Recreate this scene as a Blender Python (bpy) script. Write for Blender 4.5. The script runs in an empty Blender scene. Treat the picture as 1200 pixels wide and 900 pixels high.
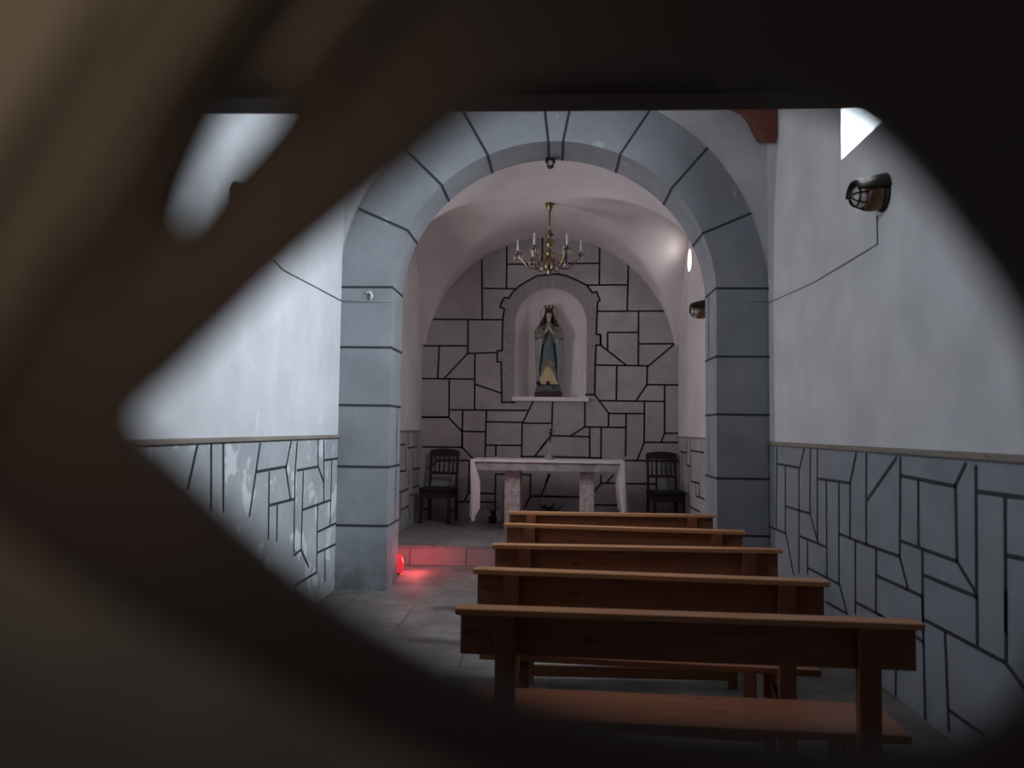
import bpy, bmesh, math, random
from mathutils import Vector, Matrix
from mathutils.geometry import tessellate_polygon

random.seed(7)
C = bpy.context.scene.collection
PI = math.pi

# ------------------------------------------------------------------ camera
F_PX = 936.0
YAW = math.atan(48 / F_PX)
PIT = math.atan(53 / F_PX)
ROLL = 0.012
_h = Vector((math.cos(YAW), math.sin(YAW), 0))
_fh = Vector((-math.sin(YAW), math.cos(YAW), 0))
FW = (_fh * math.cos(PIT) + Vector((0, 0, math.sin(PIT)))).normalized()
_u = _h.cross(FW)
RT = math.cos(ROLL) * _h + math.sin(ROLL) * _u
UP = -math.sin(ROLL) * _h + math.cos(ROLL) * _u
EYE = Vector((0, 0, 1.5))


def unp(x, y, ax, v):
    """survey helper: where the sight line of a photo pixel meets the plane axis=v"""
    r = FW + RT * ((x - 600) / F_PX) - UP * ((y - 450) / F_PX)
    return EYE + r * ((v - EYE[ax]) / r[ax])


cam_d = bpy.data.cameras.new('camera')
cam = bpy.data.objects.new('camera', cam_d)
C.objects.link(cam)
m = Matrix((RT, UP, -FW)).transposed().to_4x4()
m.translation = EYE
cam.matrix_world = m
cam_d.sensor_width = 36
cam_d.lens = F_PX / 1200 * 36
cam_d.clip_start = 0.01
cam_d.dof.use_dof = True
cam_d.dof.focus_distance = 7.0
cam_d.dof.aperture_fstop = 2.9
bpy.context.scene.camera = cam

# ------------------------------------------------------------------ materials
def newmat(name):
    mt = bpy.data.materials.new(name)
    mt.use_nodes = True
    nt = mt.node_tree
    return mt, nt, nt.nodes['Principled BSDF']


def ramp(nt, stops):
    n = nt.nodes.new('ShaderNodeValToRGB')
    cr = n.color_ramp
    while len(cr.elements) > 1:
        cr.elements.remove(cr.elements[-1])
    cr.elements[0].position = stops[0][0]
    cr.elements[0].color = (*stops[0][1], 1)
    for p, c in stops[1:]:
        e = cr.elements.new(p)
        e.color = (*c, 1)
    return n


def noise_mat(name, c0, c1, scale=4.0, rough=0.8, detail=6, bump=0.0, stretch=(1, 1, 1), metal=0.0,
              lo=0.35, hi=0.65, bscale=None):
    mt, nt, b = newmat(name)
    tc = nt.nodes.new('ShaderNodeTexCoord')
    mp = nt.nodes.new('ShaderNodeMapping')
    mp.inputs['Scale'].default_value = stretch
    nt.links.new(tc.outputs['Object'], mp.inputs['Vector'])
    nz = nt.nodes.new('ShaderNodeTexNoise')
    nz.inputs['Scale'].default_value = scale
    nz.inputs['Detail'].default_value = detail
    nt.links.new(mp.outputs['Vector'], nz.inputs['Vector'])
    r = ramp(nt, [(lo, c0), (hi, c1)])
    nt.links.new(nz.outputs['Fac'], r.inputs['Fac'])
    nt.links.new(r.outputs['Color'], b.inputs['Base Color'])
    b.inputs['Roughness'].default_value = rough
    b.inputs['Metallic'].default_value = metal
    if bump:
        nb = nt.nodes.new('ShaderNodeTexNoise')
        nb.inputs['Scale'].default_value = bscale or scale * 6
        nb.inputs['Detail'].default_value = 4
        nt.links.new(mp.outputs['Vector'], nb.inputs['Vector'])
        bp = nt.nodes.new('ShaderNodeBump')
        bp.inputs['Strength'].default_value = bump
        bp.inputs['Distance'].default_value = 0.01
        nt.links.new(nb.outputs['Fac'], bp.inputs['Height'])
        nt.links.new(bp.outputs['Normal'], b.inputs['Normal'])
    return mt


def flat_mat(name, c, rough=0.6, metal=0.0, emit=None, estr=0.0):
    mt, nt, b = newmat(name)
    b.inputs['Base Color'].default_value = (*c, 1)
    b.inputs['Roughness'].default_value = rough
    b.inputs['Metallic'].default_value = metal
    if emit:
        b.inputs['Emission Color'].default_value = (*emit, 1)
        b.inputs['Emission Strength'].default_value = estr
    return mt


def peel_mat(name, base0, base1, dark, white, zlow, patches):
    """painted masonry: mottled, with grime low down and flaking white plaster"""
    mt, nt, b = newmat(name)
    tc = nt.nodes.new('ShaderNodeTexCoord')
    nz = nt.nodes.new('ShaderNodeTexNoise')
    nz.inputs['Scale'].default_value = 2.2
    nz.inputs['Detail'].default_value = 8
    nz.inputs['Roughness'].default_value = 0.62
    nt.links.new(tc.outputs['Object'], nz.inputs['Vector'])
    r = ramp(nt, [(0.32, base0), (0.68, base1)])
    nt.links.new(nz.outputs['Fac'], r.inputs['Fac'])
    # grime towards the floor
    sp = nt.nodes.new('ShaderNodeSeparateXYZ')
    nt.links.new(tc.outputs['Object'], sp.inputs['Vector'])
    mr = nt.nodes.new('ShaderNodeMapRange')
    mr.inputs['From Min'].default_value = zlow + 0.45
    mr.inputs['From Max'].default_value = zlow
    nt.links.new(sp.outputs['Z'], mr.inputs['Value'])
    n2 = nt.nodes.new('ShaderNodeTexNoise')
    n2.inputs['Scale'].default_value = 5
    n2.inputs['Detail'].default_value = 8
    nt.links.new(tc.outputs['Object'], n2.inputs['Vector'])
    ml = nt.nodes.new('ShaderNodeMath'); ml.operation = 'MULTIPLY'
    nt.links.new(mr.outputs['Result'], ml.inputs[0])
    r2 = ramp(nt, [(0.35, (0, 0, 0)), (0.6, (0.8, 0.8, 0.8))])
    nt.links.new(n2.outputs['Fac'], r2.inputs['Fac'])
    nt.links.new(r2.outputs['Color'], ml.inputs[1])
    mx = nt.nodes.new('ShaderNodeMix'); mx.data_type = 'RGBA'
    nt.links.new(ml.outputs['Value'], mx.inputs['Factor'])
    nt.links.new(r.outputs['Color'], mx.inputs['A'])
    mx.inputs['B'].default_value = (*dark, 1)
    # flaking patches
    n3 = nt.nodes.new('ShaderNodeTexNoise')
    n3.inputs['Scale'].default_value = 3.1
    n3.inputs['Detail'].default_value = 9
    n3.inputs['Roughness'].default_value = 0.55
    mp = nt.nodes.new('ShaderNodeMapping')
    mp.inputs['Location'].default_value = (3.3, 1.7, 5.1)
    nt.links.new(tc.outputs['Object'], mp.inputs['Vector'])
    nt.links.new(mp.outputs['Vector'], n3.inputs['Vector'])
    r3 = ramp(nt, [(patches, (0, 0, 0)), (patches + 0.035, (0.75, 0.75, 0.75))])
    nt.links.new(n3.outputs['Fac'], r3.inputs['Fac'])
    mx2 = nt.nodes.new('ShaderNodeMix'); mx2.data_type = 'RGBA'
    nt.links.new(r3.outputs['Color'], mx2.inputs['Factor'])
    nt.links.new(mx.outputs['Result'], mx2.inputs['A'])
    mx2.inputs['B'].default_value = (*white, 1)
    nt.links.new(mx2.outputs['Result'], b.inputs['Base Color'])
    b.inputs['Roughness'].default_value = 0.75
    bp = nt.nodes.new('ShaderNodeBump')
    bp.inputs['Strength'].default_value = 0.25
    bp.inputs['Distance'].default_value = 0.01
    n4 = nt.nodes.new('ShaderNodeTexNoise')
    n4.inputs['Scale'].default_value = 25
    nt.links.new(tc.outputs['Object'], n4.inputs['Vector'])
    nt.links.new(n4.outputs['Fac'], bp.inputs['Height'])
    nt.links.new(bp.outputs['Normal'], b.inputs['Normal'])
    return mt


def wood_mat(name, c0, c1, knot, axis=0, rough=0.45):
    mt, nt, b = newmat(name)
    tc = nt.nodes.new('ShaderNodeTexCoord')
    mp = nt.nodes.new('ShaderNodeMapping')
    s = [22, 22, 22]; s[axis] = 1.3
    mp.inputs['Scale'].default_value = s
    nt.links.new(tc.outputs['Object'], mp.inputs['Vector'])
    nz = nt.nodes.new('ShaderNodeTexNoise')
    nz.inputs['Scale'].default_value = 1.5
    nz.inputs['Detail'].default_value = 6
    nz.inputs['Distortion'].default_value = 0.6
    nt.links.new(mp.outputs['Vector'], nz.inputs['Vector'])
    r = ramp(nt, [(0.3, c0), (0.7, c1)])
    nt.links.new(nz.outputs['Fac'], r.inputs['Fac'])
    vo = nt.nodes.new('ShaderNodeTexVoronoi')
    mp2 = nt.nodes.new('ShaderNodeMapping')
    s2 = [9, 9, 9]; s2[axis] = 3.0
    mp2.inputs['Scale'].default_value = s2
    nt.links.new(tc.outputs['Object'], mp2.inputs['Vector'])
    nt.links.new(mp2.outputs['Vector'], vo.inputs['Vector'])
    vo.inputs['Scale'].default_value = 1.0
    rk = ramp(nt, [(0.05, (1, 1, 1)), (0.13, (0, 0, 0))])
    nt.links.new(vo.outputs['Distance'], rk.inputs['Fac'])
    mx = nt.nodes.new('ShaderNodeMix'); mx.data_type = 'RGBA'
    nt.links.new(rk.outputs['Color'], mx.inputs['Factor'])
    nt.links.new(r.outputs['Color'], mx.inputs['A'])
    mx.inputs['B'].default_value = (*knot, 1)
    nt.links.new(mx.outputs['Result'], b.inputs['Base Color'])
    b.inputs['Roughness'].default_value = rough
    return mt


def slab_mat(name, c0, c1, mortar, w, h, msize=0.012):
    mt, nt, b = newmat(name)
    tc = nt.nodes.new('ShaderNodeTexCoord')
    nz = nt.nodes.new('ShaderNodeTexNoise')
    nz.inputs['Scale'].default_value = 3.0
    nz.inputs['Detail'].default_value = 9
    nz.inputs['Roughness'].default_value = 0.65
    nt.links.new(tc.outputs['Object'], nz.inputs['Vector'])
    r = ramp(nt, [(0.3, c0), (0.7, c1)])
    nt.links.new(nz.outputs['Fac'], r.inputs['Fac'])
    br = nt.nodes.new('ShaderNodeTexBrick')
    br.inputs['Scale'].default_value = 1.0
    br.inputs['Brick Width'].default_value = w
    br.inputs['Row Height'].default_value = h
    br.inputs['Mortar Size'].default_value = msize
    br.inputs['Mortar'].default_value = (*mortar, 1)
    nt.links.new(tc.outputs['Object'], br.inputs['Vector'])
    nt.links.new(r.outputs['Color'], br.inputs['Color1'])
    nt.links.new(r.outputs['Color'], br.inputs['Color2'])
    nt.links.new(br.outputs['Color'], b.inputs['Base Color'])
    b.inputs['Roughness'].default_value = 0.7
    n4 = nt.nodes.new('ShaderNodeTexNoise')
    n4.inputs['Scale'].default_value = 60
    nt.links.new(tc.outputs['Object'], n4.inputs['Vector'])
    bp = nt.nodes.new('ShaderNodeBump')
    bp.inputs['Strength'].default_value = 0.3
    bp.inputs['Distance'].default_value = 0.01
    nt.links.new(n4.outputs['Fac'], bp.inputs['Height'])
    nt.links.new(bp.outputs['Normal'], b.inputs['Normal'])
    return mt


def pane_mat(name, tint, gloss=0.08):
    mt = bpy.data.materials.new(name); mt.use_nodes = True
    nt = mt.node_tree; nt.nodes.clear()
    out = nt.nodes.new('ShaderNodeOutputMaterial')
    tr = nt.nodes.new('ShaderNodeBsdfTransparent'); tr.inputs['Color'].default_value = (*tint, 1)
    gl = nt.nodes.new('ShaderNodeBsdfGlossy'); gl.inputs['Roughness'].default_value = 0.1
    mx = nt.nodes.new('ShaderNodeMixShader'); mx.inputs['Fac'].default_value = gloss
    nt.links.new(tr.outputs[0], mx.inputs[1]); nt.links.new(gl.outputs[0], mx.inputs[2])
    nt.links.new(mx.outputs[0], out.inputs['Surface'])
    return mt


M = {}
M['plaster'] = noise_mat('white_plaster', (0.60, 0.615, 0.625), (0.72, 0.735, 0.745), 2.0, 0.85, 8, 0.25, bscale=14)
M['plaster_l'] = peel_mat('stained_white_plaster', (0.62, 0.645, 0.68), (0.74, 0.765, 0.80), (0.5, 0.52, 0.55), (0.8, 0.82, 0.86), 0.0, 0.66)
M['vault'] = noise_mat('bounce_tinted_plaster', (0.63, 0.572, 0.572), (0.735, 0.68, 0.678), 1.5, 0.85, 6, 0.15, bscale=10)  # white plaster, warmed: the chancel's bounced light is put into the colour
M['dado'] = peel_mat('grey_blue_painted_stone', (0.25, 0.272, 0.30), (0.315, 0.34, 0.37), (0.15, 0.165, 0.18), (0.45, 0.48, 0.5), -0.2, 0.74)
M['dado_l'] = peel_mat('flaking_lit_painted_stone', (0.36, 0.39, 0.42), (0.48, 0.51, 0.54), (0.2, 0.22, 0.24), (0.74, 0.77, 0.80), -0.1, 0.555)  # flaking paint; base also raised to carry light falling on the left wall
M['arch'] = peel_mat('grey_blue_arch_paint', (0.245, 0.265, 0.29), (0.325, 0.345, 0.37), (0.11, 0.12, 0.126), (0.46, 0.49, 0.51), 0.08, 0.665)
M['back'] = peel_mat('mauve_grey_painted_stone', (0.34, 0.325, 0.345), (0.46, 0.44, 0.455), (0.27, 0.255, 0.26), (0.58, 0.56, 0.57), 0.15, 0.69)
M['niche'] = noise_mat('niche_whitewash', (0.78, 0.73, 0.73), (0.86, 0.81, 0.81), 2.5, 0.85)
M['line'] = flat_mat('dark_joint_paint', (0.035, 0.042, 0.055), 0.7)
M['line_b'] = flat_mat('black_joint_paint', (0.012, 0.011, 0.016), 0.7)
M['frame_stone'] = noise_mat('niche_frame_granite', (0.27, 0.25, 0.26), (0.34, 0.315, 0.325), 24, 0.8, 4, 0.2)
M['granite'] = noise_mat('pale_granite', (0.38, 0.35, 0.33), (0.62, 0.57, 0.55), 22, 0.75, 6, 0.3)
M['floor'] = slab_mat('worn_granite_slabs', (0.11, 0.10, 0.094), (0.26, 0.24, 0.228), (0.095, 0.088, 0.082), 1.15, 0.85, 0.007)
M['cfloor'] = slab_mat('chancel_slabs', (0.15, 0.14, 0.135), (0.29, 0.27, 0.26), (0.13, 0.12, 0.115), 1.3, 0.95, 0.006)
M['riser'] = slab_mat('riser_granite', (0.24, 0.20, 0.20), (0.34, 0.28, 0.28), (0.12, 0.10, 0.10), 0.62, 2.0, 0.008)
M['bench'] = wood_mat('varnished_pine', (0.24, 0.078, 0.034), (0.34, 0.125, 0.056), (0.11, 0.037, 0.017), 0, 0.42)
M['bench_v'] = wood_mat('shaded_pine_upright', (0.165, 0.048, 0.024), (0.24, 0.082, 0.04), (0.08, 0.026, 0.013), 2, 0.42)  # darker copy of the pine: shade on the legs is painted in
M['cap'] = wood_mat('lit_pine_rail', (0.42, 0.175, 0.075), (0.56, 0.265, 0.12), (0.2, 0.08, 0.03), 0, 0.4)  # paler copy of the pine: light from above is put into the colour
M['chair'] = wood_mat('dark_chair_wood', (0.018, 0.010, 0.009), (0.04, 0.02, 0.017), (0.01, 0.006, 0.005), 2, 0.4)
M['seat_black'] = noise_mat('black_leather', (0.006, 0.005, 0.006), (0.014, 0.012, 0.013), 30, 0.55)
M['door'] = wood_mat('brown_door_wood', (0.13, 0.092, 0.075), (0.19, 0.14, 0.11), (0.09, 0.06, 0.045), 2, 0.6)
M['door_shaded'] = noise_mat('shaded_door_wood', (0.034, 0.019, 0.016), (0.05, 0.028, 0.023), 12, 0.8)  # same door wood, darker: shade around the opening put into the colour
M['loft'] = wood_mat('dark_loft_wood', (0.03, 0.016, 0.012), (0.05, 0.027, 0.02), (0.02, 0.01, 0.01), 0, 0.6)
M['red_wood'] = wood_mat('red_brown_beam', (0.15, 0.035, 0.025), (0.21, 0.06, 0.04), (0.06, 0.015, 0.01), 0, 0.6)
M['rail'] = wood_mat('dado_rail_wood', (0.22, 0.19, 0.16), (0.32, 0.28, 0.235), (0.15, 0.13, 0.1), 1, 0.6)
M['cloth'] = noise_mat('white_altar_linen', (0.66, 0.61, 0.62), (0.76, 0.71, 0.72), 6, 0.9)
M['slab'] = noise_mat('grey_veined_slab', (0.26, 0.25, 0.27), (0.42, 0.41, 0.43), 9, 0.7)
M['brass'] = noise_mat('aged_brass', (0.17, 0.115, 0.06), (0.36, 0.26, 0.14), 18, 0.35, metal=1.0)
M['candle'] = flat_mat('ivory_candle', (0.75, 0.72, 0.68), 0.5)
M['crystal'] = flat_mat('crystal_drop', (0.55, 0.55, 0.57), 0.08, 0.4)
M['iron'] = noise_mat('dark_lantern_iron', (0.014, 0.010, 0.010), (0.035, 0.022, 0.018), 20, 0.5, metal=0.4)
M['copper'] = noise_mat('brown_copper', (0.10, 0.05, 0.025), (0.19, 0.10, 0.055), 14, 0.45, metal=0.5)
M['milk'] = flat_mat('frosted_glass', (0.66, 0.64, 0.62), 0.3)
M['cable'] = flat_mat('grey_cable', (0.33, 0.33, 0.35), 0.6)
M['cable_w'] = flat_mat('white_cable', (0.34, 0.36, 0.38), 0.6)
M['steel'] = flat_mat('dull_silver', (0.42, 0.41, 0.42), 0.4, 0.2)
M['black'] = flat_mat('black_plastic', (0.012, 0.012, 0.013), 0.5)
M['leaf'] = noise_mat('dark_leaf', (0.02, 0.035, 0.018), (0.05, 0.07, 0.035), 10, 0.5)
M['twig'] = flat_mat('dry_stem', (0.03, 0.024, 0.022), 0.8)
M['pot'] = noise_mat('clay_pot', (0.16, 0.08, 0.055), (0.22, 0.115, 0.08), 10, 0.8)
M['red_glass'] = flat_mat('red_candle_glass', (0.7, 0.02, 0.03), 0.15, 0, (1.0, 0.03, 0.05), 0.55)
M['flame'] = flat_mat('flame', (1, 0.6, 0.5), 0.5, 0, (1.0, 0.45, 0.35), 14)
M['pane'] = pane_mat('clear_pane', (0.92, 0.95, 0.97))
M['sky_pane'] = flat_mat('glowing_sky_pane', (0.8, 0.8, 0.85), 0.4, 0, (0.92, 0.96, 1.0), 6.0)  # daylight at the oculus put in as the pane's own glow
M['skin'] = flat_mat('painted_flesh', (0.60, 0.46, 0.38), 0.5)
M['hair'] = flat_mat('painted_brown_hair', (0.05, 0.018, 0.013), 0.5)
M['robe'] = noise_mat('teal_robe_paint', (0.08, 0.12, 0.125), (0.17, 0.23, 0.235), 14, 0.6, stretch=(3, 3, 0.6))
M['mantle'] = noise_mat('blue_grey_mantle_paint', (0.22, 0.275, 0.28), (0.38, 0.44, 0.44), 12, 0.6, stretch=(3, 3, 0.5))
M['olive'] = noise_mat('olive_sleeve_paint', (0.15, 0.135, 0.115), (0.28, 0.25, 0.215), 14, 0.6)
M['cream'] = noise_mat('cream_underskirt_paint', (0.56, 0.45, 0.26), (0.70, 0.59, 0.37), 10, 0.6, stretch=(3, 3, 0.5))
M['gold'] = flat_mat('dark_crown_paint', (0.06, 0.026, 0.018), 0.45, 0.0)
M['halo'] = flat_mat('halo_wire', (0.22, 0.18, 0.15), 0.4, 0.5)
M['rock'] = noise_mat('painted_rock', (0.06, 0.068, 0.07), (0.16, 0.17, 0.17), 12, 0.8, bump=0.4)
M['plinth'] = flat_mat('dark_red_plinth', (0.045, 0.018, 0.018), 0.5)
M['rose'] = flat_mat('dark_rose', (0.02, 0.011, 0.012), 0.6)
M['ground'] = noise_mat('outside_paving', (0.09, 0.085, 0.08), (0.14, 0.13, 0.12), 8, 0.9)

# ------------------------------------------------------------------ mesh helpers
class MB:
    def __init__(self):
        self.bm = bmesh.new(); self.mats = []; self.cur = 0

    def use(self, mat):
        if mat not in self.mats: self.mats.append(mat)
        self.cur = self.mats.index(mat); return self

    def face(self, pts):
        vs = [self.bm.verts.new(p) for p in pts]
        try:
            f = self.bm.faces.new(vs); f.material_index = self.cur; return f
        except ValueError:
            return None

    def box(self, c, s, bev=0.0, rot=None, taper=1.0):
        """box centred on c, size s; taper scales the top"""
        x, y, z = s[0] / 2, s[1] / 2, s[2] / 2
        P = [Vector((a * x * (taper if k > 0 else 1), b * y * (taper if k > 0 else 1), k * z))
             for k in (-1, 1) for a, b in ((-1, -1), (1, -1), (1, 1), (-1, 1))]
        if rot is not None: P = [rot @ p for p in P]
        vs = [self.bm.verts.new(p + Vector(c)) for p in P]
        fs = []
        for q in ((3, 2, 1, 0), (4, 5, 6, 7), (0, 1, 5, 4), (1, 2, 6, 5), (2, 3, 7, 6), (3, 0, 4, 7)):
            f = self.bm.faces.new([vs[i] for i in q]); f.material_index = self.cur; fs.append(f)
        if bev > 0:
            es = list({e for f in fs for e in f.edges})
            bmesh.ops.bevel(self.bm, geom=es, offset=bev, segments=2, profile=0.6, affect='EDGES')
        return self

    def bar(self, a, b, w, d, bev=0.0):
        """rectangular bar from a to b"""
        a, b = Vector(a), Vector(b)
        z = (b - a); L = z.length; z.normalize()
        x = Vector((1, 0, 0)) if abs(z.x) < 0.9 else Vector((0, 1, 0))
        y = z.cross(x).normalized(); x = y.cross(z)
        r = Matrix((x, y, z)).transposed()
        return self.box((a + b) / 2, (w, d, L), bev, r)

    def tube(self, pts, r, n=8, closed=False, cap=True):
        pts = [Vector(p) for p in pts]
        rs = r if isinstance(r, (list, tuple)) else [r] * len(pts)
        rings = []; prev = None
        for i, p in enumerate(pts):
            if closed: t = pts[(i + 1) % len(pts)] - pts[i - 1]
            else: t = pts[min(i + 1, len(pts) - 1)] - pts[max(i - 1, 0)]
            t.normalize()
            if prev is None:
                a = Vector((0, 0, 1)) if abs(t.z) < 0.9 else Vector((1, 0, 0))
                x = t.cross(a).normalized()
            else:
                x = (prev - t * prev.dot(t)).normalized()
            prev = x; y = t.cross(x)
            rings.append([self.bm.verts.new(p + (x * math.cos(2 * PI * k / n) + y * math.sin(2 * PI * k / n)) * rs[i]) for k in range(n)])
        m_ = len(rings)
        for i in range(m_ if closed else m_ - 1):
            A, B = rings[i], rings[(i + 1) % m_]
            for k in range(n):
                f = self.bm.faces.new([A[k], A[(k + 1) % n], B[(k + 1) % n], B[k]]); f.material_index = self.cur; f.smooth = True
        if cap and not closed:
            for R_, rev in ((rings[0], True), (rings[-1], False)):
                f = self.bm.faces.new(R_[::-1] if rev else R_); f.material_index = self.cur
        return self

    def lathe(self, prof, c=(0, 0, 0), n=20, sx=1.0, sy=1.0, axis='Z', fold=None):
        """prof: list of (r, h)"""
        c = Vector(c); rings = []
        for r, h in prof:
            ring = []
            for k in range(n):
                a = 2 * PI * k / n
                rr = r * (1 + (fold(a, h) if fold else 0))
                p = Vector((rr * math.cos(a) * sx, rr * math.sin(a) * sy, h))
                if axis == 'X': p = Vector((p.z, p.x, p.y))
                if axis == 'Y': p = Vector((p.x, p.z, p.y))
                ring.append(self.bm.verts.new(c + p))
            rings.append(ring)
        for A, B in zip(rings, rings[1:]):
            for k in range(n):
                f = self.bm.faces.new([A[k], A[(k + 1) % n], B[(k + 1) % n], B[k]]); f.material_index = self.cur; f.smooth = True
        for R_, rev in ((rings[0], True), (rings[-1], False)):
            f = self.bm.faces.new(R_[::-1] if rev else R_); f.material_index = self.cur
        return self

    def ball(self, c, r, n=12, s=(1, 1, 1)):
        prof = []
        for i in range(n + 1):
            a = -PI / 2 + PI * i / n
            prof.append((max(1e-4, r * math.cos(a)), r * s[2] * math.sin(a)))
        return self.lathe(prof, c, n + 4, s[0], s[1])

    def prism(self, poly, ext, to3, holes=()):
        """poly (2D outline) between two depths ext=(d0,d1); to3(u,v,d)->3D"""
        loops = [list(poly)] + [list(h) for h in holes]
        flat = [p for l in loops for p in l]
        tris = tessellate_polygon([[Vector((p[0], p[1], 0)) for p in l] for l in loops])
        for d in ext:
            vs = [self.bm.verts.new(to3(p[0], p[1], d)) for p in flat]
            for t in tris:
                try:
                    f = self.bm.faces.new([vs[i] for i in t]); f.material_index = self.cur
                except ValueError: pass
        if len(ext) == 2:
            for l in loops:
                for i in range(len(l)):
                    a, b = l[i], l[(i + 1) % len(l)]
                    self.face([to3(*a, ext[0]), to3(*b, ext[0]), to3(*b, ext[1]), to3(*a, ext[1])])
        return self

    def sheet(self, grid, smooth=True):
        V_ = [[self.bm.verts.new(p) for p in row] for row in grid]
        for A, B in zip(V_, V_[1:]):
            for k in range(len(A) - 1):
                f = self.bm.faces.new([A[k], A[k + 1], B[k + 1], B[k]]); f.material_index = self.cur; f.smooth = smooth
        return self

    def build(self, name, parent=None, weld=True, loc=None):
        if weld: bmesh.ops.remove_doubles(self.bm, verts=self.bm.verts, dist=1e-5)
        bmesh.ops.recalc_face_normals(self.bm, faces=self.bm.faces)
        me = bpy.data.meshes.new(name); self.bm.to_mesh(me); self.bm.free()
        for mt in self.mats: me.materials.append(mt)
        o = bpy.data.objects.new(name, me); C.objects.link(o)
        if parent: o.parent = parent
        if loc is not None: o.location = loc
        return o


def mb(mat): return MB().use(mat)


def tag(o, label, cat, group=None):
    o['label'] = label; o['category'] = cat
    if group: o['group'] = group
    return o


def thing(name, label, cat, loc=(0, 0, 0), rz=0.0, group=None):
    o = bpy.data.objects.new(name, None); C.objects.link(o)
    o.empty_display_size = 0.1
    o.location = loc; o.rotation_euler = (0, 0, rz)
    return tag(o, label, cat, group)


def struct(o):
    o['kind'] = 'structure'; return o


def copy_tree(o, parent=None):
    c = o.copy(); C.objects.link(c); c.parent = parent
    for ch in list(o.children): copy_tree(ch, c)
    return c


def strips(b, segs, to3, w):
    """painted joint lines: flat bands a few millimetres proud of the plane; to3(u,v)"""
    for a, c in segs:
        a, c = Vector(a), Vector(c)
        d = c - a
        if d.length < 1e-4: continue
        d.normalize(); n = Vector((-d.y, d.x)) * w / 2
        a2, c2 = a - d * w * 0.35, c + d * w * 0.35
        b.face([to3(*(a2 + n)), to3(*(c2 + n)), to3(*(c2 - n)), to3(*(a2 - n))])


def chain(pts): return list(zip(pts, pts[1:]))


# ------------------------------------------------------------------ dimensions of the place
XL, XR = -2.0, 1.97            # nave walls
YA, YB = 7.40, 7.92            # arch wall, front and back
CXL, CXR = -1.89, 1.775        # chancel walls
YC = 11.40                     # chancel back wall
ZS, RISE = 2.70, 1.57          # vault springing
ZC = 0.21                      # chancel floor
ZH = 5.15                      # nave wall height
ZD = 1.39                      # dado height
YE = 0.16                      # inside of the door leaf
ccx, ca = (CXL + CXR) / 2, (CXR - CXL) / 2
ccy, cb = (YB + YC) / 2, (YC - YB) / 2

# ------------------------------------------------------------------ floor
b = mb(M['floor'])
b.box((0, 4.5, -0.1), (6.0, 9.4, 0.2))
struct(b.build('floor'))
b = mb(M['ground'])
b.box((0, -2.25, -0.12), (8, 4.0, 0.2))
struct(b.build('ground'))
b = mb(M['cfloor'])
SY = 8.80
b.box(((CXL + CXR) / 2, (SY + YC) / 2 + 0.2, ZC / 2), (CXR - CXL, YC - SY + 0.4, ZC))
b.use(M['riser'])
b.box(((CXL + CXR) / 2, SY - 0.006, ZC / 2 - 0.012), (CXR - CXL, 0.012, ZC - 0.03), 0.003)
struct(b.build('floor_chancel'))

# ------------------------------------------------------------------ right nave wall, with its high window
def crop(ox, oy, s, L):
    return [((ox + a / s, oy + b_ / s), (ox + c / s, oy + d / s)) for a, b_, c, d in L]


D1 = crop(880, 500, 3.75, [(115,92,113,450),(115,163,210,180),(235,97,215,180),(212,180,212,640),(152,178,152,468),(155,350,260,382),
 (262,97,260,382),(293,100,293,505),(262,385,295,505),(72,435,155,470),(155,470,187,645),(215,480,330,528),(250,505,250,645),
 (250,620,390,692),(295,228,437,248),(463,118,437,248),(437,250,437,487),(332,240,335,665),(388,250,388,690),(388,470,505,517),
 (508,122,508,517),(640,138,512,322),(658,138,655,570),(505,517,655,570),(655,570,690,708),(460,510,460,820),(552,540,550,815),
 (550,652,755,745),(660,215,900,262),(945,165,900,255),(900,262,907,590),(737,240,737,520),(660,502,907,592),(907,592,985,720),
 (990,175,993,745),(755,545,758,900),(760,652,990,745),(460,770,570,828),(330,770,425,822),(390,692,425,822),(997,285,1200,312),
 (1118,315,1122,900),(1125,565,1200,580)])
D2 = crop(960, 600, 3.2125, [(475,455,490,820),(397,405,700,565),(705,570,800,700),(595,315,597,500),(705,300,705,560),(390,320,402,830),
 (490,745,620,838),(360,465,395,490),(290,575,287,800),(55,570,55,640),(225,385,360,465)])
XF = 0.004
WIN = dict(yi=(4.55, 5.51), zi=(3.38, 4.55), yo=(4.72, 5.34), zo=(3.62, 4.45))
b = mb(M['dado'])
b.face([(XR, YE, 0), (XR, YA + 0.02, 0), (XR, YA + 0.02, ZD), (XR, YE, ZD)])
b.use(M['plaster'])
to = lambda u, v, d: Vector((d, u, v))
yi, zi, yo, zo = WIN['yi'], WIN['zi'], WIN['yo'], WIN['zo']
hi = [(yi[0], zi[0]), (yi[1], zi[0]), (yi[1], zi[1]), (yi[0], zi[1])]
ho = [(yo[0], zo[0]), (yo[1], zo[0]), (yo[1], zo[1]), (yo[0], zo[1])]
b.prism([(YE, ZD), (YA + 0.02, ZD), (YA + 0.02, ZH), (YE, ZH)], (XR,), to, [hi])
XRO = XR + 0.42
b.prism([(YE, 0), (YB, 0), (YB, ZH), (YE, ZH)], (XRO,), to, [ho])
for i in range(4):
    j = (i + 1) % 4
    b.face([to(*hi[i], XR), to(*hi[j], XR), to(*ho[j], XRO), to(*ho[i], XRO)])
b.face([(XR, YE, ZH), (XR, YB, ZH), (XRO, YB, ZH), (XRO, YE, ZH)])
b.face([(XR, YE, 0), (XR, YE, ZH), (XRO, YE, ZH), (XRO, YE, 0)])
b.use(M['line'])
segs = []
for p, q in D1 + D2:
    P, Q = unp(*p, 0, XR), unp(*q, 0, XR)
    segs.append(((P.y, min(P.z, ZD)), (Q.y, min(Q.z, ZD))))
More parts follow.
